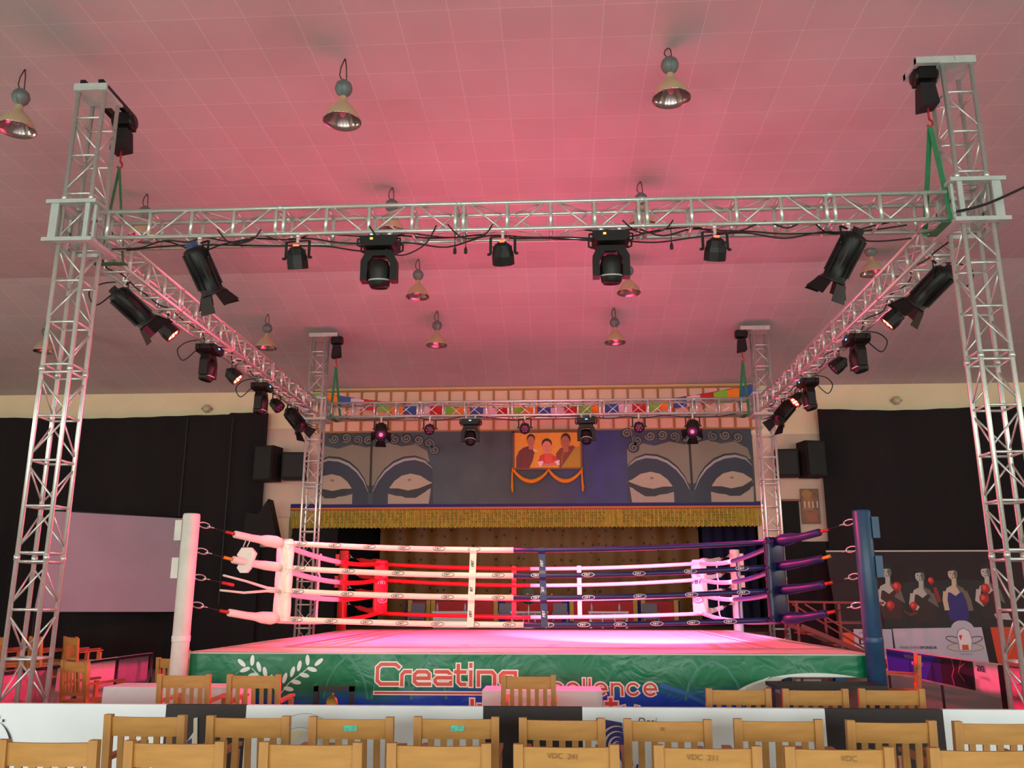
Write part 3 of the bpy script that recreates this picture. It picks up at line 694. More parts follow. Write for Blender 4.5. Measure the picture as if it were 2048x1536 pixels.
for si, (x, y, m_, cn, wh) in enumerate([(-1.11, CY0, ROPEW, 'white', 'left of centre on the front ropes'), (-.24, CY0, ROPEB, 'dark navy', 'at the centre of the front ropes'), (-.92, CY1, ROPER, 'red', 'at the centre of the back ropes'), (.36, CY1, ROPEW, 'white', 'right of centre on the back ropes'),
                                         (CX0, 13.1, ROPEW, 'white', 'on the left side ropes near the corner pad'), (CX0, 14.7, ROPER, 'red', 'on the left side ropes, mid way'), (CX1, 14.1, ROPEB, 'navy', 'on the right side ropes, mid way'), (CX1, 15.9, ROPEW, 'white', 'on the right side ropes farther back')]):
    t = (x - CX0) / (CX1 - CX0) if y in (CY0, CY1) else (y - CY0) / (CY1 - CY0)
    r = thing('rope_spacer', '%s vertical rope spacer strap %s' % (cn, wh), 'rope spacer', (x, y, 0), group='vertical rope spacers')
    zt_, zb_ = zr(0, t) + .03, zr(3, t) - .03
    along = Vector((1, 0, 0)) if y in (CY0, CY1) else Vector((0, 1, 0))
    nr = Vector((0, -1, 0)) if y in (CY0, CY1) else Vector((1, 0, 0))
    mb = MB(); pts = []
    for i in range(25):
        z = zt_ + (zb_ - zt_) * i / 24; d_ = min(abs(z - zr(k, t)) for k in range(4)); off = .042 if d_ < .05 else .024
        pts.append(nr * off + along * (t - .5) * .0 + Vector((0, 0, z)) + along * (-.0 - .03 * (i / 24) * (1 if m_ is ROPEW and y == CY0 else 0) + (.03 * (i / 24) if m_ is ROPEB and y == CY0 else 0)))
    vs2 = []
    for p_ in pts: vs2 += [p_ + along * .042, p_ + along * .042 - nr * .01, p_ - along * .042 - nr * .01, p_ - along * .042]
    mb.add(vs2, [(4 * i + j, 4 * i + (j + 1) % 4, 4 * i + 4 + (j + 1) % 4, 4 * i + 4 + j) for i in range(24) for j in range(4)] + [(0, 1, 2, 3), (99, 98, 97, 96)])
    mb.build('strap', m_, r)
    if y == CY0:
        s_ = -.03 if m_ is ROPEW else .03; c_ = (40, 28, 44) if m_ is ROPEW else (230, 225, 230)
        for z in (2.12, 1.79, 1.5):
            k_ = (zt_ - z) / (zt_ - zb_); A = Art(lambda u, v, h_, k_=k_, z=z: (s_ * k_ + u, -.03 - h_, z + v), step=.001)
            A.text('FBT', .015, -.06, .05, c_, shear=.25, rot=PI / 2 + .05, bold=.002); A.build('strap_logo', r)
# pouch hanging at the white corner
pc = thing('cloth_pouch', 'white cloth pouch hanging from the top tie beside the white ring post', 'pouch', (-3.93, 10.98, 0))
mb = MB(); mb.path([(0, 0, 2.45), (-.05, 0, 2.3)], .007, n=5); mb.path([(.05, 0, 2.43), (.0, 0, 2.3)], .007, n=5); mb.build('cord', PADW, pc)
mb = MB(); mb.prism([(-.12, -.02, 2.2), (-.06, -.03, 2.29), (.06, -.03, 2.29), (.12, -.02, 2.22), (.09, -.04, 2.12), (.07, -.05, 2.03), (.03, -.05, 1.98), (-.05, -.05, 1.98), (-.1, -.04, 2.04), (-.06, -.03, 2.14)], (0, .07, 0)); mb.build('bag', PADW, pc)

# apron banner printed with the slogan
bnr = thing('apron_banner', 'green and blue vinyl banner with red slogan hung on the front of the ring', 'banner', (0, PY, 0))
def bm(name):
    m = bpy.data.materials.new(name); m.use_nodes = True; nt = m.node_tree; b = nt.nodes['Principled BSDF']; b.inputs['Roughness'].default_value = .28; b.inputs['Specular IOR Level'].default_value = .35; l_ = nt.links.new
    tc = nt.nodes.new('ShaderNodeTexCoord'); sp = nt.nodes.new('ShaderNodeSeparateXYZ'); nz = nt.nodes.new('ShaderNodeTexNoise'); nz.inputs['Scale'].default_value = 1.3
    ad = nt.nodes.new('ShaderNodeMath'); ad.operation = 'MULTIPLY_ADD'; ad.inputs[1].default_value = .3
    cr = nt.nodes.new('ShaderNodeValToRGB'); e = cr.color_ramp.elements; e[0].position = .74; e[0].color = (*L((4, 60, 184)), 1); e[1].position = .90; e[1].color = (*L((0, 102, 64)), 1)
    e2 = cr.color_ramp.elements.new(.82); e2.color = (*L((6, 92, 130)), 1); e3 = cr.color_ramp.elements.new(1.0); e3.color = (*L((0, 118, 76)), 1)
    l_(tc.outputs['Object'], sp.inputs[0]); l_(tc.outputs['Object'], nz.inputs['Vector']); l_(nz.outputs['Fac'], ad.inputs[0]); xx = nt.nodes.new('ShaderNodeMath'); xx.operation = 'MULTIPLY'; l_(sp.outputs['X'], xx.inputs[0]); l_(sp.outputs['X'], xx.inputs[1])
    x2 = nt.nodes.new('ShaderNodeMath'); x2.operation = 'MULTIPLY_ADD'; x2.inputs[1].default_value = .014; l_(xx.outputs[0], x2.inputs[0]); l_(sp.outputs['Z'], x2.inputs[2]); l_(x2.outputs[0], ad.inputs[2])
    l_(ad.outputs[0], cr.inputs['Fac']); l_(cr.outputs['Color'], b.inputs['Base Color'])
    n2 = nt.nodes.new('ShaderNodeTexNoise'); n2.inputs['Scale'].default_value = 3.2; n2.inputs['Distortion'].default_value = 1.5; bp = nt.nodes.new('ShaderNodeBump'); bp.inputs['Strength'].default_value = .22; bp.inputs['Distance'].default_value = .04
    l_(tc.outputs['Object'], n2.inputs['Vector']); l_(n2.outputs['Fac'], bp.inputs['Height']); l_(bp.outputs['Normal'], b.inputs['Normal'])
    return m
def wv(x, z): return -.035 + .007 * math.sin(x * 4.1 + z * 2) + .004 * math.sin(x * 9 + 1.3 * z)
BX0, BX1 = -4.36, 3.46
def bt(u, v):
    x = BX0 + (BX1 - BX0) * u; zb_ = .42 if x < 2.0 else min(.8, .42 + (x - 2.0) * 1.2); z = zb_ + (PZ - .03 - zb_) * v
    return (x, wv(x, z), z)
mb = MB(); mb.grid(bt, 160, 12); mb.build('vinyl_sheet', bm('banner_print'), bnr)
A = Art(lambda u, v, h_: (u, wv(u, v) - .0035 - h_, v), rough=.35, step=.0002)
bx = lambda p: -2.16 + (p - 752) * .00583; bz = lambda q: .95 - (q - 1325) * .0054
Q = lambda pts: [(bx(a), bz(b)) for a, b in pts]
CY = (40, 150, 130)
for ax, w_ in ((695, 90), (787, 80), (860, 70), (1415, 110)):
    A.h = 0; A.stroke(Q([(ax - w_ / 2, 1400), (ax - w_ / 2.4, 1365), (ax - w_ / 4, 1335), (ax, 1312 if ax < 1000 else 1320), (ax + w_ / 4, 1335), (ax + w_ / 2.4, 1365), (ax + w_ / 2, 1400)]), .028, (24, 122, 96))
A.h = 0; A.stroke(Q([(1312, 1368), (1360, 1385), (1410, 1410)]), .05, (20, 92, 170))
WL = (226, 240, 232)
def leaf(x, y, ang, l_=15): A.ell(bx(x), bz(y), l_ * .00583 * .62, l_ * .00583 * .25, WL, math.radians(ang), 14)
A.stroke(Q([(503, 1338), (515, 1350), (530, 1362), (545, 1380)]), .009, WL); A.stroke(Q([(617, 1337), (600, 1352), (580, 1368), (563, 1392)]), .009, WL)
for x, y, a in ((482, 1327, -40), (503, 1322, 90), (490, 1341, 20), (517, 1335, 110), (507, 1352, 10), (530, 1346, 105), (522, 1364, 0), (545, 1362, 100),
                (638, 1325, 40), (615, 1321, 95), (625, 1340, -15), (599, 1333, 80), (610, 1352, -12), (586, 1345, 75), (594, 1366, -10), (571, 1358, 75), (580, 1380, -10), (556, 1372, 70)): leaf(x, y, a, 17)
WH, OR_ = (238, 232, 226), (206, 62, 36)
gl = [[(799, 1334), (793, 1329), (764, 1329), (757, 1336), (757, 1362), (764, 1369), (797, 1369)], [(806, 1370), (806, 1350), (811, 1344), (822, 1344)],
      [(834, 1357), (860, 1357), (860, 1349), (855, 1344), (837, 1344), (831, 1350), (831, 1364), (837, 1369), (861, 1369)],
      [(874, 1344), (897, 1344), (903, 1350), (903, 1369), (877, 1369), (872, 1364), (872, 1360), (876, 1356), (903, 1356)],
      [(918, 1331), (918, 1364), (923, 1369), (931, 1369)], [(913, 1344), (931, 1344)], [(943, 1344), (943, 1370)], [(943, 1329), (943, 1332)],
      [(958, 1370), (958, 1344), (985, 1344), (990, 1350), (990, 1370)], [(1029, 1345), (1007, 1345), (1002, 1350), (1002, 1364), (1007, 1369), (1031, 1369)], [(1031, 1345), (1031, 1378), (1025, 1384), (1002, 1384)]]
A.h = .001; A.strokes([Q(g) for g in gl], .066, WH); A.h = .0016; A.strokes([Q(g) for g in gl], .04, OR_)
A.h = .001; A.strokes([Q([(754, 1387), (1060, 1387)])], .045, WH); A.h = .0016; A.strokes([Q([(754, 1387), (1058, 1387)])], .022, (190, 40, 30))
ex = []
for cx_ in (1112, 1260): ex.append(arc(cx_, 1377, 11, 11, 40, 320, 14))
for cx_ in (1143, 1197, 1293): ex.append([(cx_ - 9, 1377), (cx_ + 11, 1377)] + arc(cx_, 1377, 11, 11, 0, -310, 14)[1:])
ex += [[(1165, 1358), (1165, 1388)], [(1176, 1358), (1176, 1388)], [(1219, 1388), (1219, 1367)], [(1219, 1372), (1224, 1367), (1233, 1367), (1239, 1373), (1239, 1388)], [(1049, 1358), (1049, 1388)], [(1049, 1358), (1068, 1358)], [(1049, 1373), (1066, 1373)], [(1049, 1388), (1068, 1388)], [(1077, 1366), (1094, 1388)], [(1094, 1366), (1077, 1388)]]
A.h = .001; A.strokes([Q(g) for g in ex], .052, WH); A.h = .0016; A.strokes([Q(g) for g in ex], .026, OR_)
ex = [[(946, 1402), (946, 1432)], [(960, 1432), (960, 1412), (976, 1412), (976, 1432)], [(1216, 1398), (1216, 1432)], [(1208, 1406), (1226, 1406)], arc(1253, 1414, 13, 10, 0, 180, 10)]
A.h = .001; A.strokes([Q(g) for g in ex], .075, WH); A.h = .0016; A.strokes([Q(g) for g in ex], .04, OR_)
A.fn = lambda u, v, h_: (u, wv(u, v) - .0035 - h_, max(v, .43 if u < 2.0 else min(.81, .43 + (u - 2.0) * 1.2)))
A.h = .001; A.stroke(Q(arc(1610, 1412, 170, -62, 175, 8, 40)), .075, (222, 232, 226), taper=True)
A.h = .0014; A.poly(Q([(1480, 1372), (1530, 1366), (1560, 1380), (1540, 1410), (1470, 1410), (1465, 1385)]), (190, 200, 192))
A.build('printed_design', bnr)

# ---------------------------------------------------------------- crowd barriers
BAR = mat('barrier_tube', (58, 40, 54), .5, .2)
def barrier(name, label, p0, p1, zt, segs):
    """segs: (t0, t1, z0, material, name); panel cloth slung over the top rail"""
    p0, p1 = Vector(p0), Vector(p1); d = p1 - p0; Ln = d.length; e = d.normalized(); r = thing(name, label, 'crowd barrier', p0)
    mb = MB(); mb.tube((0, 0, zt), d + Vector((0, 0, zt)), .018); mb.build('top_rail', BAR, r)
    n = int(Ln / 2.0)
    for i in range(n + 1):
        q = e * (Ln * i / n); mb = MB(); mb.tube(q, q + Vector((0, 0, zt)), .02); s = Vector((-e.y, e.x, 0)); mb.bar(q - s * .25 + Vector((0, 0, .02)), q + s * .25 + Vector((0, 0, .02)), .04, .03); mb.build('barrier_post', BAR, r)
    s = Vector((e.y, -e.x, 0))
    for i, (t0, t1, z0, m_) in enumerate(segs):
        mb = MB()
        def fn(u, v):
            t = t0 + (t1 - t0) * u; q = e * t + s * (.03 + .006 * math.sin(t * 5.3) * (1 - v)) ; z = z0 + (zt + .022 - z0) * v
            return (q.x, q.y, z)
        mb.grid(fn, max(4, int((t1 - t0) * 12)), 8); mb.prism([tuple(e * t0 + s * .03 + Vector((0, 0, zt + .02))), tuple(e * t1 + s * .03 + Vector((0, 0, zt + .02))), tuple(e * t1 - s * .03 + Vector((0, 0, zt + .02))), tuple(e * t0 - s * .03 + Vector((0, 0, zt + .02)))], (0, 0, .004))
        mb.build('banner_panel', m_, r)
    return r, lambda u, v, h: tuple(e * u + s * (.042 + h) + Vector((0, 0, v)))
WVN, BVN = mat('white_banner_vinyl', (238, 244, 250), .5, noise=.04, nscale=2), mat('dark_banner_vinyl', (40, 28, 30), .6, noise=.08, nscale=2)
X0 = -6.4; fx = lambda p: -4.52 + p * .00391 - X0; fz = lambda q: .85 - (q - 1411) * .00425
ed = [-480, 0, 352, 518, 998, 1195, 1667, 1892, 2240, 2560]
segs = [(max(0, fx(ed[i])), min(12, fx(ed[i + 1])), .06, [WVN, WVN, BVN, WVN, BVN, WVN, BVN, WVN, BVN][i]) for i in range(9)]
fb, ff = barrier('crowd_barrier', 'long barrier hung with white and black sponsor banners in front of the ring', (X0, 7.24, 0), (5.6, 7.24, 0), .82, segs)
A = Art(ff, step=.0006); P2 = lambda pts: [(fx(a), fz(b)) for a, b in pts]
def arcp(cx_, cy_, r_, a0, a1, n=18): return P2([(cx_ + r_ * math.cos(math.radians(a0 + (a1 - a0) * k / n)), cy_ - r_ * math.sin(math.radians(a0 + (a1 - a0) * k / n))) for k in range(n + 1)])
A.stroke(arcp(-22, 1500, 63, -60, 62), .022, (44, 40, 50), taper=True); A.h = 0; A.stroke(arcp(-22, 1496, 40, -60, 60), .014, (120, 50, 54), taper=True)
for a, q in ((4, 1434), (14, 1440)): A.h = 0; A.rect(fx(a), fz(q + 5), fx(a + 4), fz(q), (40, 36, 40))
A.h = 0; A.poly(P2([(412, 1436), (420, 1434), (424, 1480), (402, 1492), (388, 1482), (404, 1474), (414, 1460)]), (214, 206, 190)); A.poly(P2([(402, 1476), (412, 1470), (413, 1484), (403, 1486)]), (44, 32, 110)); A.poly(P2([(430, 1500), (470, 1490), (480, 1530), (420, 1536)]), (150, 110, 90))
A.h = 0; A.stroke(arcp(640, 1500, 74, 0, 359, 40), .003, (130, 140, 140), closed=True); A.ell(fx(632), fz(1500), .19, .19, (236, 226, 180)); A.ell(fx(652), fz(1494), .15, .16, (216, 218, 214)); A.stroke(arcp(632, 1500, 50, 0, 359, 36), .003, (130, 140, 140), closed=True)
A.text('HOTEL', fx(588), fz(1494), .085, (80, 84, 84), sx=1.1); A.text('ESTD', fx(757), fz(1536), .09, (30, 30, 34), bold=.002)
A.text('EVENT PARTNER', fx(560), fz(1560), .07, (60, 60, 64))
A.h = 0; A.poly(P2([(1222, 1430), (1272, 1438), (1283, 1536), (1240, 1536), (1234, 1515), (1226, 1470)]), (66, 48, 130))
A.h = .0008
for r_, w_ in ((34, .018), (25, .016), (16, .014), (8, .012)): A.h = .0008; A.stroke(arcp(1262, 1478, r_, 60, 280), w_, (220, 220, 222), taper=True)
A.poly(P2([(1244, 1518), (1262, 1512), (1270, 1536), (1246, 1536)]), (200, 140, 110)); A.stroke(P2([(1262, 1500), (1275, 1520), (1282, 1536)]), .03, (222, 222, 224))
A.text('Desi', fx(1301), fz(1442), .08, (60, 60, 64), shear=.3); A.text('#', fx(1292), fz(1528), .14, (70, 54, 130), bold=.003); A.text('SOUND', fx(1521), fz(1527), .098, (34, 30, 34), sx=.8, bold=.003); A.text('STAGE & LIGHTS', fx(1500), fz(1560), .06, (34, 30, 34))
A.poly(P2([(1418, 1461), (1424, 1458), (1432, 1462), (1424, 1467)]), (150, 130, 70)); A.stroke(P2([(1424, 1463), (1438, 1459)]), .004, (60, 60, 50))
A.ell(fx(1762), fz(1438), .03, .016, (100, 90, 90)); A.ell(fx(1745), fz(1490), .05, .05, (170, 178, 160)); A.ell(fx(1800), fz(1510), .07, .09, (200, 140, 110)); A.ell(fx(1790), fz(1500), .03, .07, (120, 30, 40))
A.poly(P2([(1920, 1500), (1935, 1484), (1985, 1484), (1990, 1500)]), (40, 44, 130)); A.ell(fx(1120), fz(1490), .07, .05, (150, 60, 60)); A.ell(fx(1105), fz(1482), .03, .03, (180, 170, 160))
A.build('printed_logos', fb)
PVL, PNK = mat('pale_banner_vinyl', (206, 196, 198), .5, noise=.05), mat('magenta_banner_vinyl', (196, 120, 146), .5, noise=.1)
GRB = mat('mauve_banner_vinyl', (150, 136, 150), .5, noise=.1)
lbr, lf = barrier('crowd_barrier', 'barrier with pale and magenta printed banners along the left side of the ring', (-6.4, 14.0, 0), (-6.4, 7.5, 0), .83, [(.05, 1.0, .15, GRB), (1.1, 2.6, .15, PVL), (2.7, 4.5, .1, PNK), (4.6, 6.4, .1, PVL)])
A = Art(lf, step=.0006)
A.rect(1.0, .12, 1.12, .86, (40, 30, 40)); A.rect(.3, .3, .8, .7, (196, 70, 120)); A.ell(.6, .3, .3, .12, (120, 100, 130)); A.rect(1.5, .3, 2.2, .6, (226, 150, 160)); A.rect(4.7, .1, 4.8, .86, (40, 30, 40)); A.rect(3.1, .2, 3.4, .7, (222, 130, 150)); A.rect(5.2, .2, 5.7, .6, (222, 120, 140))
A.build('printed_design', lbr)
BLP = mat('blue_black_banner_vinyl', (46, 60, 170), .45, noise=.1)
rbr, rf = barrier('crowd_barrier', 'barrier with blue, black and pink printed banners along the right side of the ring', (5.6, 7.5, 0), (5.6, 16.1, 0), .83, [(.1, 2.3, .2, PVL), (2.4, 4.35, .25, PNK), (4.55, 8.55, .44, PVL)])
# printed side faces the ring (-X): mirror of the outer face
rf2 = lambda u, v, h: (-.045 - h - .0, u, v)
mb = MB(); mb.box((-.036, 6.55, .645), (.004, 4.0, .41)); mb.build('banner_panel', PVL, rbr); mb = MB(); mb.box((-.036, 3.4, .55), (.004, 1.9, .58)); mb.build('banner_panel', PNK, rbr); mb = MB(); mb.box((-.036, 1.2, .5), (.004, 2.2, .62)); mb.build('banner_panel', PVL, rbr)
mb = MB(); mb.box((-.03, 4.45, .42), (.05, .16, .84)); mb.build('corner_upright', BLACK, rbr)
A = Art(rf2, step=.0008)
A.rect(5.9, .47, 8.5, .84, (50, 60, 190)); A.rect(5.25, .47, 6.35, .84, (36, 26, 44)); A.poly([(6.3, .47), (6.9, .47), (6.5, .84), (6.3, .84)], (44, 44, 120))
A.stroke([(5.9, .84), (5.86, .7), (5.95, .6), (5.9, .47)], .02, (170, 120, 140)); A.stroke([(5.6, .84), (5.72, .66), (5.55, .56)], .03, (150, 90, 90)); A.stroke([(5.5, .8), (5.7, .72)], .02, (160, 110, 120))
A.fn = lambda u, v, h: (-.045 - h, 8.4 - u, v)
A.text('Invitational', .7, .745, .1, (210, 190, 230), shear=.3); A.text('BOXING MEET', 1.0, .66, .07, (230, 220, 240), bold=.002)
A.text('ava', 3.28, .73, .17, (60, 40, 90), bold=.004); A.text('Ice Boxing', 3.33, .64, .06, (160, 80, 110))
A.fn = rf2
A.ell(3.2, .45, .3, .13, (205, 90, 130)); A.ell(2.9, .36, .15, .07, (150, 130, 190)); A.rect(2.5, .66, 4.3, .7, (180, 150, 190))
A.build('printed_design', rbr)

# ---------------------------------------------------------------- chairs
def make_chair():
    t = thing('wooden_armchair', '', 'chair')
    for s in (-1, 1):
        mb = MB(); x = s * .25
        mb.prism([(x - .025, .0, 0), (x - .025, .045, 0), (x - .025, .035, .45), (x - .025, -.005, .92), (x - .025, -.05, .92), (x - .025, -.012, .45)], (.05, 0, 0)); mb.build('back_post', WOOD, t)
        mb = MB(); mb.box((x, .46, .32), (.045, .045, .64)); mb.build('leg', WOOD, t)
        mb = MB(); mb.prism([(x - .03, -.0, .635), (x - .03, .5, .66), (x - .03, .5, .685), (x - .03, -.0, .66)], (.06, 0, 0)); mb.build('armrest', mat('arm_wood', (168, 96, 56), .4, noise=.1), t)
    mb = MB()
    def rail(z0, z1, y0, y1, bow):
        n = 10; vs_ = []
        for i in range(n + 1):
            x = -.226 + .452 * i / n; b = -bow * math.cos((i / n - .5) * PI)
            vs_ += [(x, y0 + b - .012, z0), (x, y0 + b + .012, z0), (x, y1 + b + .012, z1), (x, y1 + b - .012, z1)]
        return vs_, [(4 * i + j, 4 * i + (j + 1) % 4, 4 * i + 4 + (j + 1) % 4, 4 * i + 4 + j) for i in range(n) for j in range(4)] + [(3, 2, 1, 0), (40, 41, 42, 43)]
    mb.add(*rail(.785, .905, -.005, -.022, .022)); mb.build('top_rail', WOODR, t)
    mb = MB(); mb.add(*rail(.5, .54, .02, .016, .012)); mb.build('lower_rail', WOODR, t)
    for k in range(5):
        x = -.165 + k * .0825; b = -.018 * math.cos(x / .452 * PI)
        mb = MB(); mb.prism([(x - .02, .016 + b * .6, .53), (x - .02, .03 + b * .6, .53), (x - .02, .004 + b, .8), (x - .02, -.01 + b, .8)], (.04, 0, 0)); mb.build('slat', WOOD, t)
    mb = MB(); mb.box((0, .25, .43), (.5, .48, .03)); mb.build('seat', WOODR, t)
    mb = MB(); mb.box((0, .25, .38), (.45, .44, .06)); mb.box((.25, .24, .17), (.03, .44, .03)); mb.box((-.25, .24, .17), (.03, .44, .03)); mb.build('apron', WOOD, t)
    return t
chair0 = make_chair(); used = [0]
def chair(x, y, rz, label, group):
    if not used[0]:
        used[0] = 1; chair0.location = (x, y, 0); chair0.rotation_euler = (0, 0, rz); chair0['label'] = label; chair0['group'] = group; return chair0
    return dup(chair0, (x, y, 0), rz, label, group)
ordn = ['first', 'second', 'third', 'fourth', 'fifth', 'sixth', 'seventh', 'eighth', 'ninth', 'tenth']
def X_at(px, Y, z):
    # plan position of the rows, X back-projected from image pixel columns through the camera
    import math as M
    cp, sp, cy_, sy_ = M.cos(PIT), M.sin(PIT), M.cos(YAW), M.sin(YAW)
    k = (px - 1024) / F
    return (k * (Y * cy_ * cp + (z - CAMZ) * sp) - Y * sy_) / (cy_ + k * sy_ * cp)
G1, G2, G3 = 'wooden armchairs in the nearest row', 'wooden armchairs in the second row', 'wooden armchairs between barrier and ring'
c1 = []
for i, px in enumerate((105, 356, 626, 880, 1132, 1412, 1672, 1960)):
    c1.append(chair(X_at(px, 4.93, .92), 4.93, rc.uniform(-.02, .02), 'oak slatted armchair in the nearest row, %s from the left' % ordn[i], G1))
c2 = []
for i, px in enumerate((296, 503, 708, 914, 1124, 1332, 1553, 1775, 1985)):
    c2.append(chair(X_at(px, 6.0, .92), 6.0 - .02 * (i % 3), rc.uniform(-.03, .03), ('oak armchair with a teal sticker, %s from the left in the second row' if i in (2, 3) else 'oak slatted armchair in the second row, %s from the left') % ordn[i], G2))
for i, (px, y, z) in enumerate(((1475, 8.0, .9), (1628, 8.0, .9), (1780, 8.05, .9))):
    chair(X_at(px, y, z), y, .02, 'oak slatted armchair behind the front barrier, %s of three at the right' % ordn[i], G3)
for i, (px, y) in enumerate(((371, 9.2), (510, 9.2), (1057, 9.25))):
    chair(X_at(px, y, .9), y, 0, 'oak armchair at a white table behind the barrier, %s from the left' % ordn[i], G3)
chair(-6.02, 11.1, -.5, 'armchair glowing orange under red light by the left barrier, seen whole with its armrest', 'armchairs by the left barrier')
chair(-5.05, 11.75, -.25, 'armchair lit orange-red left of the white ring post, only its back seen', 'armchairs by the left barrier')
chair(-5.35, 13.4, -.3, 'armchair lit orange-red half hidden behind the white ring post', 'armchairs by the left barrier')
chair(4.9, 13.0, 1.3, 'orange-lit armchair seen from the side, right of the blue ring post', 'armchair right of the blue ring post')
for i in range(9):
    chair(-12.7 + i * .37, 17.7 + (.62 if i % 2 else 0), -.62, 'dim brown armchair in the far left corner block, %s from the left' % ordn[i], 'armchairs in the far left corner')
# stickers and pencil marks
STK = mat('teal_sticker', (90, 190, 168), .4, noise=.3, nscale=40)
for c_, dx in ((c2[2], .0), (c2[3], .01)):
    mb = MB(); mb.prism([(-.045 + dx, -.052, .835), (.04 + dx, -.052, .838), (.044 + dx, -.055, .872), (-.043 + dx, -.056, .87)], (0, -.0015, 0)); mb.build('sticker', STK, c_)
for c_, tx, dx in ((c1[4], 'VDC  241', -.05), (c1[5], 'VDC  211', -.06), (c2[5], 'SK', -.0), (c1[6], 'VDC', .05)):
    A = Art(lambda u, v, h: (u, -.045 - .0155 - h - (v - .84) * .14, v), step=.0012); A.text(tx, dx - .05, .855, .04 if tx != 'SK' else .03, (134, 92, 46), rot=-.03); A.build('pencil_mark', c_)

# tables between barrier and ring
CLW = mat('white_tablecloth', (222, 218, 224), .7, noise=.03)
def cloth_table(x0, x1, y0, y1, z, label, extra=None):
    t = thing('draped_table', label, 'table', ((x0 + x1) / 2, (y0 + y1) / 2, 0), group='white draped tables beside the ring')
    w_, d_ = (x1 - x0) / 2, (y1 - y0) / 2
    mb = MB(); mb.box((0, 0, z - .03), (2 * w_ - .04, 2 * d_ - .04, .03)); mb.build('table_top', WOODD, t)
    for sx_ in (-1, 1):
        for sy_ in (-1, 1):
            mb = MB(); mb.box((sx_ * (w_ - .08), sy_ * (d_ - .08), (z - .04) / 2), (.04, .04, z - .04)); mb.build('leg', BLACK, t)
    def fn(u, v):
        a = u * 4; i = int(a) % 4; f_ = a - int(a); c_ = [(-w_, -d_), (w_, -d_), (w_, d_), (-w_, d_)]; p, q = c_[i], c_[(i + 1) % 4]
        x = p[0] + (q[0] - p[0]) * f_; y = p[1] + (q[1] - p[1]) * f_; k = 1 + (.02 + .02 * math.sin(u * 60)) * (1 - v)
        return (x * k, y * k, .12 + (z - .12) * v)
    mb = MB(); mb.grid(fn, 64, 4); mb.add([(-w_, -d_, z), (w_, -d_, z), (w_, d_, z), (-w_, d_, z)], [(0, 1, 2, 3)]); mb.build('tablecloth', CLW, t)
    return t
cloth_table(-4.95, -3.45, 9.72, 10.2, .74, 'white draped table left of the bell stand, its top lit pink')
cloth_table(-.85, .42, 9.8, 10.3, .72, 'white draped table in front of the ring centre, its top lit pink')
bs = thing('bell_stand', 'black square stand holding the ring bell before the banner', 'bell stand', (-2.42, 9.7, 0))
for x in (-.19, .19):
    mb = MB(); mb.box((x, 0, .38), (.05, .05, .76)); mb.build('post', BLACK, bs)
mb = MB(); mb.box((0, 0, .735), (.43, .05, .05)); mb.build('top_bar', BLACK, bs)
mb = MB(); mb.box((0, 0, .03), (.43, .35, .05)); mb.build('foot_board', BLACK, bs)
bl = thing('brass_bell', 'brass bell hanging inside the black stand', 'bell', (-2.44, 9.7, .71))
BRS = mat('brass', (176, 140, 60), .35, .8)
mb = MB(); mb.lathe([(.0001, -.05), (.03, -.055), (.055, -.08), (.065, -.13), (.075, -.2), (.1, -.24), (.095, -.24), (.05, -.12)], n=20); mb.build('bell_body', BRS, bl)
mb = MB(); mb.path([(0, 0, 0), (.015, 0, -.03), (0, 0, -.055)], .012); mb.build('hanging_loop', BRS, bl); mb = MB(); mb.lathe([(.0001, -.23), (.018, -.25), (.0001, -.27)], n=10); mb.build('clapper', BLACK, bl)
bt_ = thing('black_table', 'narrow black table by the blue corner, right of the slogan banner', 'table', (2.72, 9.75, 0))
mb = MB(); mb.box((0, 0, .79), (1.1, .5, .04)); mb.build('table_top', BLACK, bt_)
for x in (-.48, .48):
    for y in (-.2, .2):
        mb = MB(); mb.bar((x, y, .77), (x * 1.04, y, 0), .035, .035); mb.build('leg', mat('purple_leg', (60, 34, 60), .5), bt_)
mb = MB(); mb.box((0, .2, .3), (.96, .03, .03)); mb.build('stretcher', BLACK, bt_)

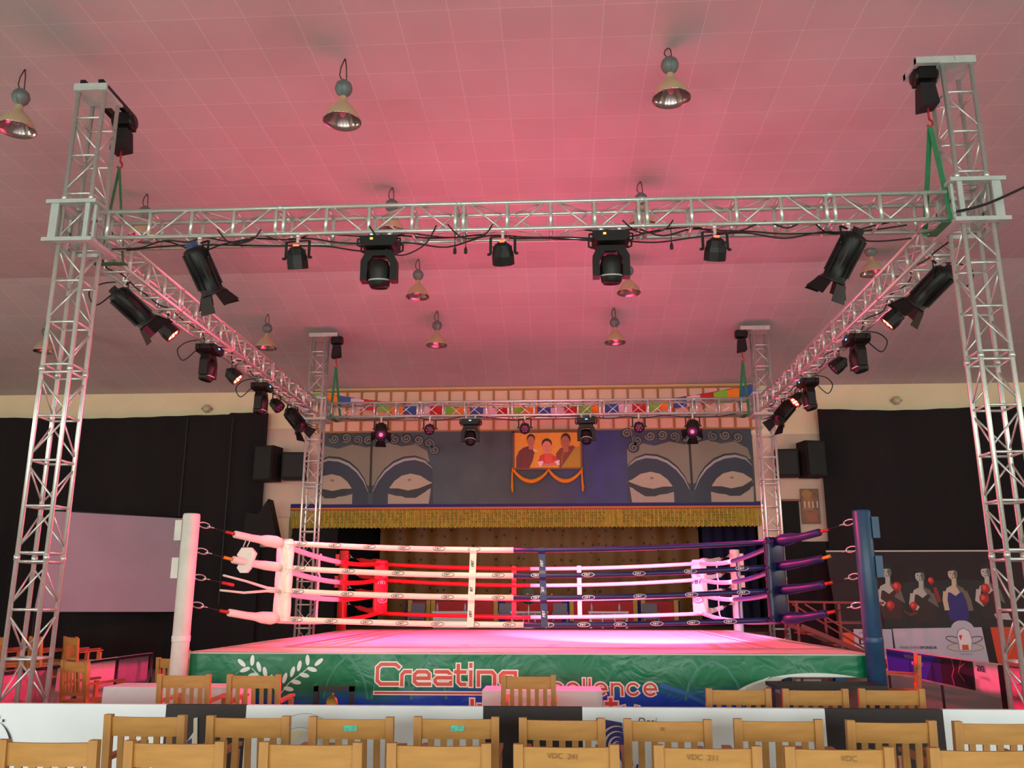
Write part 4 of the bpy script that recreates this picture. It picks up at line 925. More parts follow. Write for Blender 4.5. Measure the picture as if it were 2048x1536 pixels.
# ---------------------------------------------------------------- stage front: mural, portrait, valance, flags
mu = thing('mural_banner', 'wide grey-blue printed mural of painted half-closed eyes above the stage', 'mural', (0, 22.08, 0))
MX = lambda p: -6.16 + (p - 645) * .01272; MZ = lambda q: 5.86 - (q - 868) * .01345
def mural_mat():
    m = bpy.data.materials.new('mural_print'); m.use_nodes = True; nt = m.node_tree; b = nt.nodes['Principled BSDF']; b.inputs['Roughness'].default_value = .45; l_ = nt.links.new
    tc = nt.nodes.new('ShaderNodeTexCoord'); sp = nt.nodes.new('ShaderNodeSeparateXYZ'); l_(tc.outputs['Object'], sp.inputs[0])
    mr = nt.nodes.new('ShaderNodeMapRange'); mr.inputs[1].default_value = -6.2; mr.inputs[2].default_value = 5.0; l_(sp.outputs['X'], mr.inputs[0])
    cr = nt.nodes.new('ShaderNodeValToRGB'); e = cr.color_ramp.elements; e[0].position = 0; e[0].color = (*L((62, 80, 90)), 1); e[1].position = 1; e[1].color = (*L((64, 80, 92)), 1)
    for p, c in ((.2, (64, 84, 96)), (.38, (70, 82, 88)), (.5, (64, 66, 78)), (.58, (60, 56, 110)), (.64, (50, 50, 130)), (.72, (56, 58, 110)), (.82, (58, 70, 84))):  # colour stops across the sheet, bluer right of centre
        q = e.new(p); q.color = (*L(c), 1)
    nz = nt.nodes.new('ShaderNodeTexNoise'); nz.inputs['Scale'].default_value = 1.8; nz.inputs['Detail'].default_value = 6; c2_ = nt.nodes.new('ShaderNodeValToRGB'); c2_.color_ramp.elements[0].position = .3; c2_.color_ramp.elements[0].color = (.65, .65, .65, 1); c2_.color_ramp.elements[1].position = .7
    mx = nt.nodes.new('ShaderNodeMixRGB'); mx.blend_type = 'MULTIPLY'; mx.inputs[0].default_value = 1
    l_(mr.outputs[0], cr.inputs['Fac']); l_(tc.outputs['Object'], nz.inputs['Vector']); l_(nz.outputs['Fac'], c2_.inputs['Fac']); l_(cr.outputs['Color'], mx.inputs[1]); l_(c2_.outputs['Color'], mx.inputs[2]); l_(mx.outputs['Color'], b.inputs['Base Color'])
    return m
mb = MB(); mb.box(((MX(645) + MX(1510)) / 2, 0, (MZ(868) + MZ(1006)) / 2), (MX(1510) - MX(645), .02, MZ(868) - MZ(1006))); mb.build('printed_sheet', mural_mat(), mu)
A = Art(xz(-.012), rough=.5, step=.0008)
cl = lambda p: [(MX(min(1508, max(647, a))), MZ(min(1005, max(869, b)))) for a, b in p]
for c_ in (751, 1389):
    D_ = (46, 56, 66); T_ = (150, 150, 128); T2 = (176, 168, 146); LT = (158, 166, 168)
    mott = [(c_ + dx, q) for dx, q in ((-125, 905), (-98, 893), (-70, 899), (-40, 891), (-12, 897), (12, 894), (38, 888), (60, 896), (88, 892), (112, 905), (118, 925), (95, 930), (50, 925), (6, 970), (-6, 970), (-50, 925), (-95, 922), (-125, 935))]
    A.h = 0; A.poly(cl(mott), (128, 130, 112))
    for s in (-1, 1):
        br = [(c_ + s * dx, q) for dx, q in ((5, 982), (14, 962), (28, 944), (46, 930), (66, 922), (88, 920), (108, 926), (124, 938))]
        A.h = .0012; A.poly(cl(br + [(c_ + s * 127, 1006), (c_ + s * 4, 1006)]), (44, 56, 72))
        A.h = .002; A.stroke(cl([(a, b - 5) for a, b in br]), .05, (36, 40, 46), taper=True)
        A.h = .0028; A.stroke(cl([(a, b) for a, b in br]), .062, LT, taper=True)
        lid = [(c_ + s * dx, q) for dx, q in ((38, 975), (48, 962), (62, 952), (80, 948), (100, 952), (116, 962), (128, 967), (112, 976), (90, 986), (62, 984))]
        A.h = .0036; A.poly(cl(lid), T2)
        chk = [(c_ + s * dx, q) for dx, q in ((36, 1006), (36, 986), (52, 990), (80, 992), (104, 984), (122, 976), (118, 1006))]
        A.h = .004; A.poly(cl(chk), (166, 160, 142))
        A.h = .0046; A.poly(cl([(c_ + s * dx, q) for dx, q in ((38, 976), (56, 976), (76, 980), (98, 976), (130, 964), (112, 982), (92, 994), (72, 994), (52, 986))]), (40, 46, 52))
        A.h = .0052; A.ell(MX(min(1500, max(655, c_ + s * 78))), MZ(960), .05, .03, (130, 120, 100))
    A.h = .0054; A.stroke(cl([(c_, 872), (c_ - 1, 900), (c_, 985)]), .06, (36, 40, 42))
    for i, (dx, q) in enumerate(((-104, 888), (-78, 880), (-54, 878), (-30, 882), (-8, 884), (16, 882), (46, 882), (70, 880), (94, 884), (116, 890), (-124, 875), (-112, 902), (128, 903))):
        x_, y_ = c_ + dx, q
        if not 655 < x_ < 1500: continue
        A.h = .006; A.ell(MX(x_), MZ(y_), .15, .14, (44, 50, 52)); sp_ = [(MX(x_) + (.03 + .0165 * t) * math.cos(t * .9 + i), MZ(y_) + (.03 + .0145 * t) * math.sin(t * .9 + i)) for t in range(0, 8)]
        sp_ = []
        for t in range(22):
            a = -t * .5 + i; r_ = .02 + t * .0052; sp_.append((MX(x_) + r_ * math.cos(a), MZ(y_) + r_ * math.sin(a) * .95))
        A.h = .0068; A.stroke(sp_, .026, (132, 138, 124) if i % 3 else (112, 122, 120))
A.build('printed_design', mu)
po = thing('framed_portrait', 'framed yellow portrait of three people in robes above the stage', 'portrait', (0, 21.98, 0))
qx = lambda p: -1.155 + (p - 1027) * .0126; qz = lambda q: 5.83 - (q - 863) * .0129
FRM = mat('portrait_frame', (120, 66, 40), .5)
mb = MB()
for a, b in (((qx(1025), qz(864)), (qx(1165), qz(864))), ((qx(1025), qz(938)), (qx(1165), qz(938))), ((qx(1027), qz(863)), (qx(1027), qz(939))), ((qx(1163), qz(863)), (qx(1163), qz(939)))):
    mb.bar((a[0], 0, a[1]), (b[0], 0, b[1]), .05, .05, up=(0, 1, 0))
mb.build('frame', FRM, po)
mb = MB(); mb.box((qx(1095), .01, qz(901)), (1.7, .02, .95)); mb.build('print_sheet', mat('saffron_print', (232, 160, 40), .5, noise=.06), po)
A = Art(xz(-.004), step=.0008); S = lambda p: [(qx(a), qz(b)) for a, b in p]
def face(x, y, rx, ry, skin, hair, kid=False, hl=0):
    A.h = .004; A.ell(qx(x), qz(y - ry * .35), rx * .0126 * 1.1, ry * .0129 * .85, hair); A.poly(S([(x - rx * .5, y), (x + rx * .5, y), (x + rx * .6, y + ry * 1.5), (x - rx * .6, y + ry * 1.5)]), skin)
    A.ell(qx(x + hl), qz(y + ry * .12), rx * .0126, ry * .0129 * .92, skin)
    for s in (-1, 1): A.h = .008; A.ell(qx(x + hl + s * rx * .4), qz(y - ry * .02), .012, .006, (50, 30, 26)); A.ell(qx(x + s * rx * 1.0), qz(y + ry * .1), .01, .02, skin)
    A.stroke(S([(x + hl, y), (x + hl - .6, y + ry * .32), (x + hl + .6, y + ry * .34)]), .006, (150, 90, 70)); A.stroke(S([(x + hl - rx * .3, y + ry * .58), (x + hl, y + ry * .64), (x + hl + rx * .3, y + ry * .58)]), .009, (150, 60, 60))
A.poly(S([(1032, 937), (1032, 915), (1038, 902), (1046, 896), (1054, 893), (1066, 893), (1069, 905), (1066, 920), (1058, 937)]), (110, 44, 44)); A.poly(S([(1066, 897), (1077, 904), (1067, 903)]), (238, 210, 180)); A.stroke(S([(1044, 900), (1041, 920), (1042, 937)]), .01, (80, 30, 34))
face(1062, 882, 7.6, 11.5, (186, 116, 86), (34, 24, 28))
A.h = .002; A.poly(S([(1113, 925), (1112, 908), (1120, 898), (1130, 894), (1146, 892), (1154, 897), (1158, 937), (1120, 937)]), (128, 62, 36)); A.poly(S([(1121, 937), (1138, 914), (1150, 896), (1160, 893), (1161, 937)]), (178, 142, 30)); A.stroke(S([(1130, 897), (1124, 915), (1124, 930)]), .03, (160, 104, 30))
face(1132, 884, 9, 14, (178, 108, 78), (36, 30, 36), hl=-1)
A.h = .01; A.poly(S([(1076, 925), (1080, 912), (1088, 908), (1102, 908), (1112, 914), (1118, 924), (1112, 930), (1095, 932), (1080, 930)]), (206, 60, 38)); A.poly(S([(1089, 908), (1103, 908), (1106, 926), (1090, 928)]), (220, 84, 60)); A.h = .012; A.poly(S([(1075, 924), (1086, 922), (1087, 929), (1080, 934)]), (236, 220, 226)); A.poly(S([(1119, 920), (1119, 932), (1112, 929), (1108, 924)]), (236, 220, 226)); A.stroke(S([(1084, 929), (1096, 930), (1112, 927)]), .05, (214, 130, 110))
face(1094, 893, 9.5, 13, (220, 138, 110), (46, 26, 22), kid=True)
A.build('printed_figures', po)
sw = thing('draped_scarf', 'orange scarf swagged in two loops under the portrait', 'scarf', (0, 21.95, 0)); SAF = mat('saffron_cloth', (226, 140, 24), .7, noise=.12, nscale=20)
for a, b in ((1026, 1096), (1096, 1163)):
    pts = [(qx(a + (b - a) * t), 0, qz(938) - .30 * math.sin(PI * t) ** .8 - .03 * t) for t in [i / 14 for i in range(15)]]
    mb = MB(); mb.path(pts, [.03 + .028 * math.sin(PI * i / 14) for i in range(15)], n=10); mb.build('swag_loop', SAF, sw)
for p in (1025, 1164):
    mb = MB(); mb.path([(qx(p), 0, qz(935)), (qx(p) - .01, 0, qz(950)), (qx(p) - .01 * (1 if p < 1100 else -1), 0, qz(975)), (qx(p), 0, qz(983))], [.045, .05, .075, .06], n=10, flat=.5); mb.build('tail', SAF, sw)
va = thing('fringed_valance', 'gold fringed valance with blue and red top bands over the stage opening', 'valance', (0, 22.13, 0))
VX0, VX1 = -6.85, 4.97
NAVY, GOLD = mat('navy_band', (38, 32, 110), .7), mat('gold_brocade', (184, 166, 66), .6, noise=.25, nscale=9)
mb = MB(); mb.box(((VX0 + VX1) / 2, 0, 3.98), (VX1 - VX0, .1, .1)); mb.build('top_band', NAVY, va)
mb = MB(); mb.box(((VX0 + VX1) / 2, -.01, 3.905), (VX1 - VX0, .1, .045)); mb.build('stripe', mat('orange_stripe', (206, 126, 50), .6), va); mb = MB(); mb.box(((VX0 + VX1) / 2, -.014, 3.875), (VX1 - VX0, .1, .022)); mb.build('stripe', mat('red_stripe', (178, 40, 30), .6), va)
mb = MB(); mb.grid(lambda u, v: (VX0 + (VX1 - VX0) * u, -.02 + .035 * math.sin(u * 2 * PI * 118), 3.42 + .45 * v + .012 * math.sin(u * 700) * (1 - v)), 1200, 3); mb.build('pleated_fringe', GOLD, va)
A = Art(lambda u, v, h: (u, -.062 - h, v), step=.0006)
rb = random.Random(5)
for seg in ((-6.2, -4.0), (-3.5, 1.2), (1.6, 4.4)):
    x = seg[0]
    while x < seg[1]:
        for z in (3.77, 3.70, 3.63, 3.56):
            if rb.random() < .75: A.h = 0; A.ell(x + rb.uniform(-.02, .02), z, .022, .018, (112, 90, 30), n=6)
        x += .1
A.build('brocade_pattern', va)
pf_ = thing('prayer_flag_string', 'string of coloured prayer flags sagging behind the back truss beam', 'bunting', (0, 21.5, 0))
FC = [mat('flag_orange', (240, 140, 40), .8), mat('flag_blue', (50, 96, 170), .8), mat('flag_white', (226, 200, 214), .8), mat('flag_red', (196, 40, 40), .8), mat('flag_green', (130, 200, 60), .8)]
fz_ = lambda x: 6.22 + .50 * (abs(x + .8) / 5.5) ** 2.2
x = -6.3; i = 4; sp_ = [(-6.45, .56, fz_(-6.3) + .3)]
while x < 4.7: sp_.append((x, 0, fz_(x) + .12)); x += .3
sp_.append((4.95, .56, fz_(4.7) + .3))
mb = MB(); mb.path(sp_, .008, n=5); mb.build('string', WIRE, pf_)
x = -6.3; i = 4
while x < 4.6:
    x1 = x + .335; mb = MB(); mb.grid(lambda u, v: (x + .335 * u, .02 * math.sin(u * 5 + v * 2), fz_(x + .335 * u) - .14 + .26 * v), 6, 3)
    mb.build('flag', FC[i % 5], pf_); x = x1 + .004; i += 1

# ---------------------------------------------------------------- stage interior
def dotted():
    m = bpy.data.materials.new('dotted_backdrop'); m.use_nodes = True; nt = m.node_tree; b = nt.nodes['Principled BSDF']; b.inputs['Roughness'].default_value = .6; l_ = nt.links.new
    tc = nt.nodes.new('ShaderNodeTexCoord'); vo = nt.nodes.new('ShaderNodeTexVoronoi'); vo.inputs['Scale'].default_value = 4.2; vo.inputs['Randomness'].default_value = .5
    cr = nt.nodes.new('ShaderNodeValToRGB'); e = cr.color_ramp.elements; e[0].position = .16; e[0].color = (*L((70, 36, 12)), 1); e[1].position = .24; e[1].color = (*L((128, 82, 24)), 1)
    mp = nt.nodes.new('ShaderNodeMapping'); mp.inputs['Scale'].default_value = (1, 0, 1); l_(tc.outputs['Object'], mp.inputs['Vector']); l_(mp.outputs['Vector'], vo.inputs['Vector']); l_(vo.outputs['Distance'], cr.inputs['Fac']); l_(cr.outputs['Color'], b.inputs['Base Color'])
    return m
def curtain(name, label, x0, x1, y, z0, z1, m, amp=.05, wl=.5, cat='curtain', ztop=None, parts=None):
    n = int((x1 - x0) / .07); mb = MB()
    mb.grid(lambda u, v: (x0 + (x1 - x0) * u, y + amp * math.sin(u * (x1 - x0) / wl * 2 * PI + .4 * math.sin(v * 3)) * (1 - .35 * v), z0 + ((ztop(x0 + (x1 - x0) * u) if ztop else z1) - z0) * v), n, 6, m)
    return tag(mb.build(name, m), label, cat)
curtain('stage_backdrop', 'golden brown backdrop curtain with dark dots at the rear of the stage', -5.85, 4.4, 28.6, .92, 6.2, dotted(), .04, .7, 'backdrop')
curtain('stage_curtain', 'navy side curtain at the right of the golden backdrop', 4.45, 6.1, 28.2, .92, 6.2, mat('navy_velvet', (34, 34, 70), .9), .06, .35)
sx_ = lambda p: -1.9 + (p - 990) * .01461
RDC, GLD, BLU = mat('red_brocade', (186, 26, 34), .6, noise=.08), mat('gold_border', (196, 156, 60), .5, noise=.15, nscale=20), mat('royal_blue_cloth', (30, 36, 130), .7)
for a, b, lb in ((809, 856, 'at the left end'), (856, 993, 'left of the drum'), (999, 1130, 'in the middle, behind the drum'), (1136, 1273, 'right of the drum'), (1279, 1354, 'at the right end')):
    t = thing('draped_bench', 'red cloth bench front with gold border on the stage, %s' % lb, 'bench', ((sx_(a) + sx_(b)) / 2, 26.6, .9), group='red draped benches on the stage'); w_ = sx_(b) - sx_(a)
    mb = MB(); mb.box((0, .3, .36), (w_ + .1, .5, .72)); mb.build('blue_base', BLU, t)
    mb = MB(); mb.box((0, .02, .4), (w_ - .25, .04, .62)); mb.build('red_panel', RDC, t)
    if 'middle' not in lb:
        mb = MB()
        for s in (-1, 1): mb.box((s * (w_ / 2 - .07), .0, .4), (.12, .06, .7))
        mb.box((0, 0, .1), (w_ - .02, .06, .1)); mb.build('gold_border', GLD, t)
WT = mat('white_carved_table', (216, 206, 206), .5); GRY = mat('grey_upholstery', (118, 112, 128), .8)
for a, b, lb, solid in ((874, 943, 'left, plain draped front', 1), (1024, 1094, 'centre, carved panels', 0), (1173, 1246, 'right, carved panels', 0)):
    t = thing('low_white_table', 'low white table on the stage, %s' % lb, 'table', ((sx_(a) + sx_(b)) / 2, 25.4, .9), group='low white tables on the stage'); w_ = (sx_(b) - sx_(a)) * .98
    mb = MB(); mb.box((0, 0, .42), (w_ + .06, .5, .05)); mb.build('table_top', WT, t)
    for s in (-1, 1):
        mb = MB(); mb.box((s * (w_ / 2 - .03), 0, .2), (.06, .4, .4)); mb.build('leg', WT, t)
    if solid: mb = MB(); mb.box((0, -.2, .2), (w_ - .1, .03, .4)); mb.build('cloth_front', WT, t)
    else:
        for k in range(3):
            mb = MB(); mb.box(((k - 1) * w_ / 3.1, -.19, .3), (w_ / 3.6, .02, .16)); q = (k - 1) * w_ / 3.1
            mb.build('carved_panel', mat('carved_grey', (150, 144, 156), .6), t)
            mb = MB(); mb.path([(q - .1, -.21, .26), (q, -.21, .34), (q + .1, -.21, .26)], .008, n=5); mb.box((q + w_ / 6.2, -.19, .2), (.03, .03, .4)); mb.build('carved_scroll', WT, t)
for px, lb in ((838, 'at the left end'), (1012, 'left of the drum'), (1118, 'right of the drum'), (1292, 'at the right end')):
    t = thing('stage_armchair', 'grey upholstered armchair on the stage %s' % lb, 'armchair', (sx_(px), 25.7, .9), group='grey armchairs on the stage')
    mb = MB(); mb.box((0, .0, .3), (.36, .4, .14)); mb.build('seat', GRY, t); mb = MB(); mb.box((0, .2, .45), (.4, .08, .42)); mb.build('backrest', GRY, t)
    for s in (-1, 1): mb = MB(); mb.box((s * .2, 0, .28), (.05, .4, .3)); mb.build('armrest', GRY, t)
dr = thing('ceremonial_drum', 'round painted drum on a slender stand in the middle of the stage', 'drum', (sx_(1060) - .02, 24.88, .9))
mb = MB(); mb.lathe([(.2, -.06), (.22, 0), (.2, .06)], c=(0, 0, .86), R=Matrix.Rotation(PI / 2, 3, 'X'), n=20); mb.build('drum_body', mat('drum_green', (60, 70, 60), .5), dr)
A = Art(xz(-.065), step=.001); A.ell(0, .86, .17, .17, (70, 78, 60)); A.stroke([(-.1, .84), (-.03, .92), (.05, .86), (.11, .9)], .04, (190, 120, 40)); A.stroke([(-.08, .78), (.0, .84), (.08, .79)], .03, (150, 60, 40)); A.build('drum_face', dr)
mb = MB(); mb.tube((0, 0, 0), (0, 0, .66), .015); mb.lathe([(.14, 0), (.12, .03), (.02, .05)]); mb.build('stand', WT, dr)
for px, lb in ((1020, 'left of the drum'), (1102, 'right of the drum')):
    t = thing('gilt_figure', 'small gilt ornament %s' % lb, 'ornament', (sx_(px), 26.2, 1.62 if True else 0), group='gilt ornaments on the stage'); mb = MB(); mb.lathe([(.06, 0), (.08, .02), (.05, .05), (.07, .1), (.04, .16), (.05, .19), (.0001, .25)], n=14); mb.build('ornament_body', BRS, t)
for i, px in enumerate((881, 935, 1178, 1231)):
    t = tag(MB().lathe([(.0001, 0), (.032, 0), (.032, .14), (.012, .18), (.012, .22), (.0001, .22)], n=12).build('water_bottle', mat('bottle_plastic', (170, 170, 190), .1)), 'clear water bottle on a low stage table, %s from the left' % ordn[i], 'bottle', 'water bottles on the stage tables'); t.location = (sx_(px), 25.35, 1.345)

# ---------------------------------------------------------------- black drapes, screen, speakers, posters
DRP = mat('black_drape', (26, 23, 26), 1.0, noise=.3, nscale=.7, stretch=(1, 1, .3))
curtain('black_drape', 'black drape covering the back wall left of the stage', -17.3, -7.55, 21.95, .02, 6.28, DRP, .04, .8, ztop=lambda x: 6.32 - .03 * math.sin(x * .9) + (.05 if x > -8.6 else 0))
curtain('black_drape', 'black drape covering the back wall right of the stage', 6.5, 17.3, 21.95, .02, 6.3, DRP, .04, .8, ztop=lambda x: 6.3 + .03 * math.sin(x * 1.3))
curtain('black_drape', 'low black drape below the left end of the gold valance', -7.6, -5.6, 22.06, .02, 3.41, DRP, .03, .5, ztop=lambda x: 3.41 if x > -6.75 else 2.95)
curtain('black_drape', 'low black drape under the doorway right of the stage', 5.0, 6.55, 22.04, .02, 3.04, DRP, .03, .5)
mb = MB()
for x in (-9.65, -8.45): mb.box((x, 21.88, 3.9), (.03, .01, 4.7))
tag(mb.build('drape_strap', RUBBER), 'two dark seams running down the left black drape', 'strap')
ps = thing('projection_screen', 'grey-lilac projection screen hanging before the left black drape', 'screen', (0, 0, 0))
a, b, c_, d = (-9.45, 21.6, 3.655), (-9.34, 21.6, 1.36), (-12.0, 20.0, 1.38), (-11.8, 20.0, 3.69)
mb = MB(); mb.prism([a, b, c_, d], (.02, .03, 0)); mb.build('screen_cloth', mat('screen_cloth', (168, 160, 174), .8, noise=.06, nscale=1.2), ps)
for q in (b, c_):
    mb = MB(); mb.tube((q[0], q[1] + .05, 0), (q[0], q[1] + .05, q[2] + .3), .02, n=8); mb.build('stand_pole', RUBBER, ps)
mb = MB(); mb.tube(a, d, .02); mb.build('top_tube', RUBBER, ps); mb = MB(); mb.tube(b, c_, .015); mb.build('bottom_tube', RUBBER, ps)
SPK = mat('speaker_cabinet', (13, 11, 12), .8); GRL = mat('speaker_grille', (7, 6, 7), .6)
def speaker(x0, x1, z0, z1, y, dep, rz, label):
    r = thing('loudspeaker', label, 'speaker', ((x0 + x1) / 2, y, z0), rz, 'black loudspeakers beside the stage'); w_, h_ = x1 - x0, z1 - z0
    mb = MB(); mb.box((0, 0, h_ / 2), (w_, dep, h_)); mb.build('cabinet', SPK, r); mb = MB(); mb.box((0, -dep / 2 - .01, h_ / 2), (w_ - .08, .02, h_ - .08)); mb.build('grille', GRL, r)
    mb = MB(); mb.box((0, dep / 2 + .15, h_ / 2), (.1, .34, .1)); mb.build('wall_bracket', BLACK, r)
speaker(-7.62, -7.08, 4.55, 5.42, 21.6, .45, -.25, 'black loudspeaker nearest the left drape, left of the mural')
speaker(-6.98, -6.36, 4.6, 5.27, 21.7, .4, .1, 'wide black loudspeaker left of the mural, beside the tower')
speaker(5.3, 5.84, 4.58, 5.24, 21.7, .4, -.1, 'wide black loudspeaker right of the mural, beside the tower')
speaker(5.9, 6.42, 4.55, 5.42, 21.6, .45, .25, 'black loudspeaker nearest the right drape, right of the mural')
sm = thing('tilted_speaker', 'wedge shaped black speaker tilted at the left end of the gold valance', 'speaker', (-7.3, 21.5, 3.3))
mb = MB(); mb.prism([(-.45, -.2, -.2), (.42, -.2, -.3), (.12, -.2, .78), (-.12, -.2, .4), (-.42, -.2, .45)], (0, .4, 0)); mb.build('cabinet', SPK, sm)
mb = MB(); mb.box((0, .42, .1), (.1, .5, .1)); mb.build('wall_bracket', BLACK, sm)
mb = MB(); mb.box((5.68, 22.12, 3.0), (.42, .1, 2.05), DARK); mb.box((5.68, 22.1, 4.05), (.5, .12, .05), mat('door_lintel', (140, 90, 60), .6)); struct('door_1', mb)
wp = thing('wall_poster', 'tall faded picture of a golden figure on the wall right of the stage', 'poster', (6.12, 22.08, 0))
mb = MB(); mb.box((.05, 0, 3.9), (.44, .03, .86)); mb.build('picture_sheet', mat('faded_print', (128, 92, 74), .6, noise=.3, nscale=6), wp)
A = Art(xz(-.018), step=.001); A.ell(-.02, 4.2, .12, .11, (170, 128, 66)); A.poly([(-.12, 4.1), (.1, 4.1), (.12, 3.8), (-.14, 3.8)], (160, 116, 70))
for k in range(4): A.rect(-.1 + k * .1, 3.86, -.07 + k * .1, 4.02, (206, 196, 180))
A.rect(-.1, 3.52, .2, 3.75, (150, 96, 70)); A.build('printed_figure', wp)
for x, z, lb in ((-9.28, 6.56, 'left'), (8.55, 6.56, 'right')):
    t = thing('wall_lamp', 'small round wall lamp on the cream band at the %s of the hall' % lb, 'wall lamp', (x, 22.15, z), group='round wall lamps')
    mb = MB(); mb.lathe([(.11, 0), (.11, .03), (.09, .08), (.05, .1), (.0001, .1)], R=Matrix.Rotation(PI / 2, 3, 'X'), n=18); mb.build('glass_bowl', mat('frosted_bowl', (196, 190, 160), .3), t); mb = MB(); mb.box((0, 0, .0), (.28, .03, .05)); mb.build('back_plate', mat('lamp_plate', (150, 148, 120), .5), t)
# boxers' hoarding
ho = thing('printed_hoarding', 'large dark hoarding of four boxers above a white sponsor strip', 'hoarding', (0, 21.45, 0))
hx = lambda p: 6.27 + (p - 1650) * .01196; hz = lambda q: 2.783 - (q - 1102) * .01143
mb = MB(); mb.prism([(hx(1650), 0, hz(1102)), (hx(1662), 0, hz(1262)), (hx(1662), 0, hz(1345)), (hx(2160), 0, hz(1345)), (hx(2160), 0, hz(1100))], (0, .04, 0)); mb.build('board', mat('charcoal_print', (42, 40, 42), .8, noise=.12, nscale=2), ho)
mb = MB(); mb.box((hx(1905), -.01, hz(1103)), (hx(2160) - hx(1650), .06, .035)); mb.build('top_batten', mat('white_batten', (190, 192, 186), .5), ho)
A = Art(xz(-.002), step=.001); H = lambda p: [(hx(a), hz(b)) for a, b in p]
A.poly(H([(1750, 1255), (1750, 1180), (1800, 1165), (1900, 1160), (2000, 1165), (2000, 1255)]), (30, 28, 30))
WS = (176, 190, 206)
A.poly(H([(1764, 1257), (1932, 1254), (1940, 1345), (1768, 1345)]), WS); A.ell(hx(1896), hz(1258), .26, .2, WS)
A.poly(H([(1948, 1254), (2160, 1252), (2160, 1345), (1956, 1345)]), (186, 70, 36)); A.poly(H([(2012, 1258), (2160, 1256), (2160, 1315), (2014, 1318)]), (180, 180, 186)); A.text('SUPPORTED BY', hx(2018), hz(1288), .1, (60, 50, 60))
A.h = .001; A.poly(H([(1662, 1266), (1690, 1264), (1690, 1292), (1664, 1292)]), (210, 86, 36)); A.poly(H([(1690, 1258), (1762, 1258), (1762, 1345), (1690, 1345)]), WS); A.text('D', hx(1698), hz(1288), .22, (30, 30, 40), bold=.012); A.poly(H([(1716, 1280), (1745, 1276), (1745, 1310), (1720, 1305)]), (60, 120, 190)); A.text('LIVE', hx(1700), hz(1268), .08, (80, 80, 90))
A.text('MAIN EVENT', hx(1774), hz(1296), .085, (96, 100, 110)); A.text('SPONSOR', hx(1812), hz(1296), .085, (56, 58, 66), bold=.003)
OG = (196, 92, 40)
for cx_, rx, s in ((1880, 17, 18), (1914, 17, -18)):
    A.h = .004; A.stroke([(hx(cx_ + rx * math.cos(t) * 1), hz(1279 + 6 * math.sin(t) + (cx_ - 1897) * 0 + (rx * math.cos(t)) * (.25 if s > 0 else -.25))) for t in [2 * PI * k / 20 for k in range(20)]], .022, (110, 84, 80), closed=True)
A.h = .005; A.stroke([(hx(1897 + 34 * math.cos(t)), hz(1293 + 8 * math.sin(t))) for t in [2 * PI * k / 28 for k in range(28)]], .016, (170, 140, 80), closed=True)
A.poly(H([(1886, 1297), (1884, 1270), (1888, 1260), (1898, 1256), (1908, 1262), (1911, 1278), (1908, 1297)]), (226, 230, 236)); A.stroke(H([(1886, 1297), (1884, 1270), (1888, 1260), (1898, 1256), (1908, 1262), (1911, 1278), (1908, 1297)]), .012, (120, 110, 116)); A.poly(H([(1887, 1270), (1894, 1269), (1890, 1280)]), (200, 60, 50)); A.rect(hx(1891), hz(1298), hx(1903), hz(1288), OG)
A.text('Eagle Sponsor', hx(1886), hz(1307), .05, (130, 130, 150)); A.h = .004; A.text('MEDIA', hx(1966), hz(1290), .1, (120, 40, 30), shear=.2); A.stroke(H([(1965, 1304), (1990, 1268)]), .012, (220, 130, 90)); A.stroke(H([(1975, 1308), (1998, 1272)]), .012, (220, 130, 90))
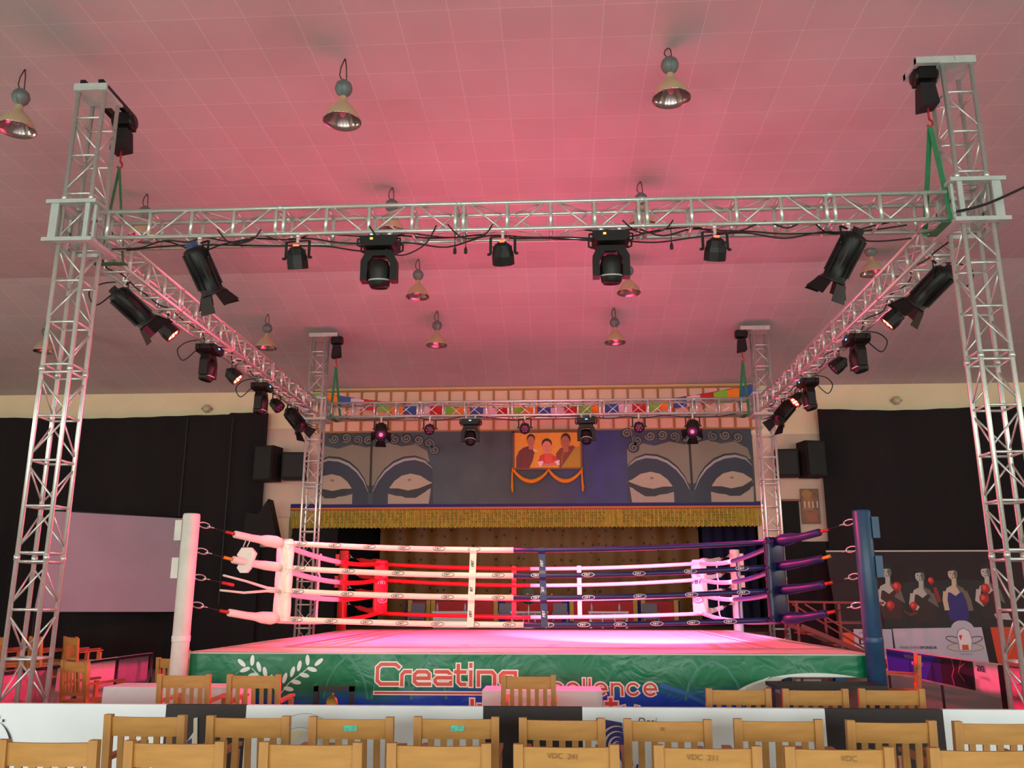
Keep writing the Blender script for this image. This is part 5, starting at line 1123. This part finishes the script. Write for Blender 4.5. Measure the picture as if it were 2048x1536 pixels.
def boxer(x, y, skin, vest, g, pose):
    DK = (28, 26, 28); s2 = tuple(int(v * .55) for v in skin); A.h = .006
    A.poly(H([(x - 16, y + 95), (x - 22, y + 62), (x - 20, y + 38), (x - 9, y + 29), (x + 10, y + 29), (x + 21, y + 38), (x + 24, y + 64), (x + 18, y + 95)]), vest)
    if pose == 'a': arms = [[(x - 18, y + 38), (x - 21, y + 55), (x - 19, y + 75)], [(x + 18, y + 38), (x + 24, y + 56), (x + 26, y + 76)]]
    else: arms = [[(x - 18, y + 38), (x - 22, y + 58), (x - 10, y + 68)], [(x + 18, y + 38), (x + 24, y + 58), (x + 12, y + 48)]]
    for i, a_ in enumerate(arms): A.h = .007; A.stroke(H(a_), .11, skin if i == 0 else s2)
    A.h = .0075; A.poly(H([(x - 19, y + 40), (x - 15, y + 31), (x - 5, y + 26), (x - 4, y + 12), (x + 5, y + 12), (x + 6, y + 26), (x + 16, y + 31), (x + 20, y + 40), (x + 9, y + 40), (x, y + 47), (x - 9, y + 40)]), skin)
    A.h = .0085; A.poly(H([(x + 5, y + 12), (x + 6, y + 26), (x + 16, y + 31), (x + 20, y + 40), (x + 9, y + 40), (x + 3, y + 28)]), s2)
    A.h = .0095; A.ell(hx(x + 1), hz(y - 1), .128, .15, (12, 10, 12)); A.ell(hx(x - 1), hz(y + 4), .108, .13, skin); A.poly(H([(x + 2, y - 5), (x + 8, y - 1), (x + 7.5, y + 8), (x + 3, y + 14), (x + 1, y + 4)]), s2); A.poly(H([(x - 9, y - 2), (x - 5, y - 8), (x + 5, y - 8), (x + 9, y - 1), (x + 4, y - 4), (x - 5, y - 3)]), (14, 12, 14))
    for s in (-1, 1): A.stroke(H([(x - 2 + s * 3.2 - 1.4, y + 2), (x - 2 + s * 3.2 + 1.4, y + 2)]), .016, DK)
    A.stroke(H([(x - 1, y + 3), (x - 2, y + 8)]), .01, s2); A.stroke(H([(x - 4, y + 11), (x + 1, y + 11)]), .014, (90, 60, 60))
    for gx, gy, gr in g: A.h = .014; A.ell(hx(gx), hz(gy), gr * .0118, gr * .0125, (168, 34, 34)); A.ell(hx(gx - gr * .25), hz(gy - gr * .2), gr * .005, gr * .006, (214, 84, 80)); A.poly(H([(gx - gr * .5, gy + gr * .8), (gx + gr * .5, gy + gr * .8), (gx + gr * .4, gy + gr * 1.5), (gx - gr * .4, gy + gr * 1.5)]), (120, 24, 26))
boxer(1764, 1142, (178, 186, 176), (60, 28, 30), [(1780, 1174, 8.5), (1764, 1211, 8)], 'b')
boxer(1827, 1150, (170, 182, 172), (44, 28, 28), [(1846, 1162, 6), (1808, 1212, 7)], 'b')
A.h = .012; A.stroke(H([(1852, 1176), (1858, 1205)]), .09, (130, 36, 36))
boxer(1890, 1146, (188, 186, 158), (44, 36, 118), [], 'a')
boxer(1953, 1142, (180, 188, 180), (40, 30, 32), [(1948, 1178, 9), (1943, 1198, 9)], 'b')
A.h = .012; A.poly(H([(1958, 1228), (1985, 1226), (1990, 1240), (1962, 1238)]), (176, 180, 186)); A.stroke(H([(1788, 1222), (1800, 1230), (1812, 1226)]), .06, (90, 40, 36))
A.build('printed_figures', ho)
# steel steps at the far right corner of the ring
RS = mat('red_oxide_steel', (112, 40, 42), .5, .1)
ss = thing('steel_steps', 'dark red steel stair frame beside the far right corner of the ring', 'stair frame', (4.3, 16.6, 0))
for y in (0, .9):
    mb = MB(); mb.bar((0, y, 1.2), (2.0, y, .35), .05, .08); mb.build('stringer', RS, ss)
    mb = MB(); mb.bar((-.1, y, 1.62), (1.5, y, 1.6), .04, .04); mb.build('hand_rail', RS, ss)
    for x, z in ((-.05, 1.6), (.7, 1.6), (1.4, 1.6)):
        mb = MB(); mb.bar((x, y, 0), (x, y, z), .04, .04); mb.build('upright', RS, ss)
    mb = MB(); mb.bar((.1, y, 1.58), (1.4, y, .75), .03, .03); mb.bar((.7, y, 1.25), (1.4, y, 1.25), .03, .03); mb.build('brace', RS, ss)
for k in range(4):
    mb = MB(); mb.box((.25 + k * .45, .45, 1.06 - k * .19), (.3, .9, .03)); mb.build('tread', RS, ss)
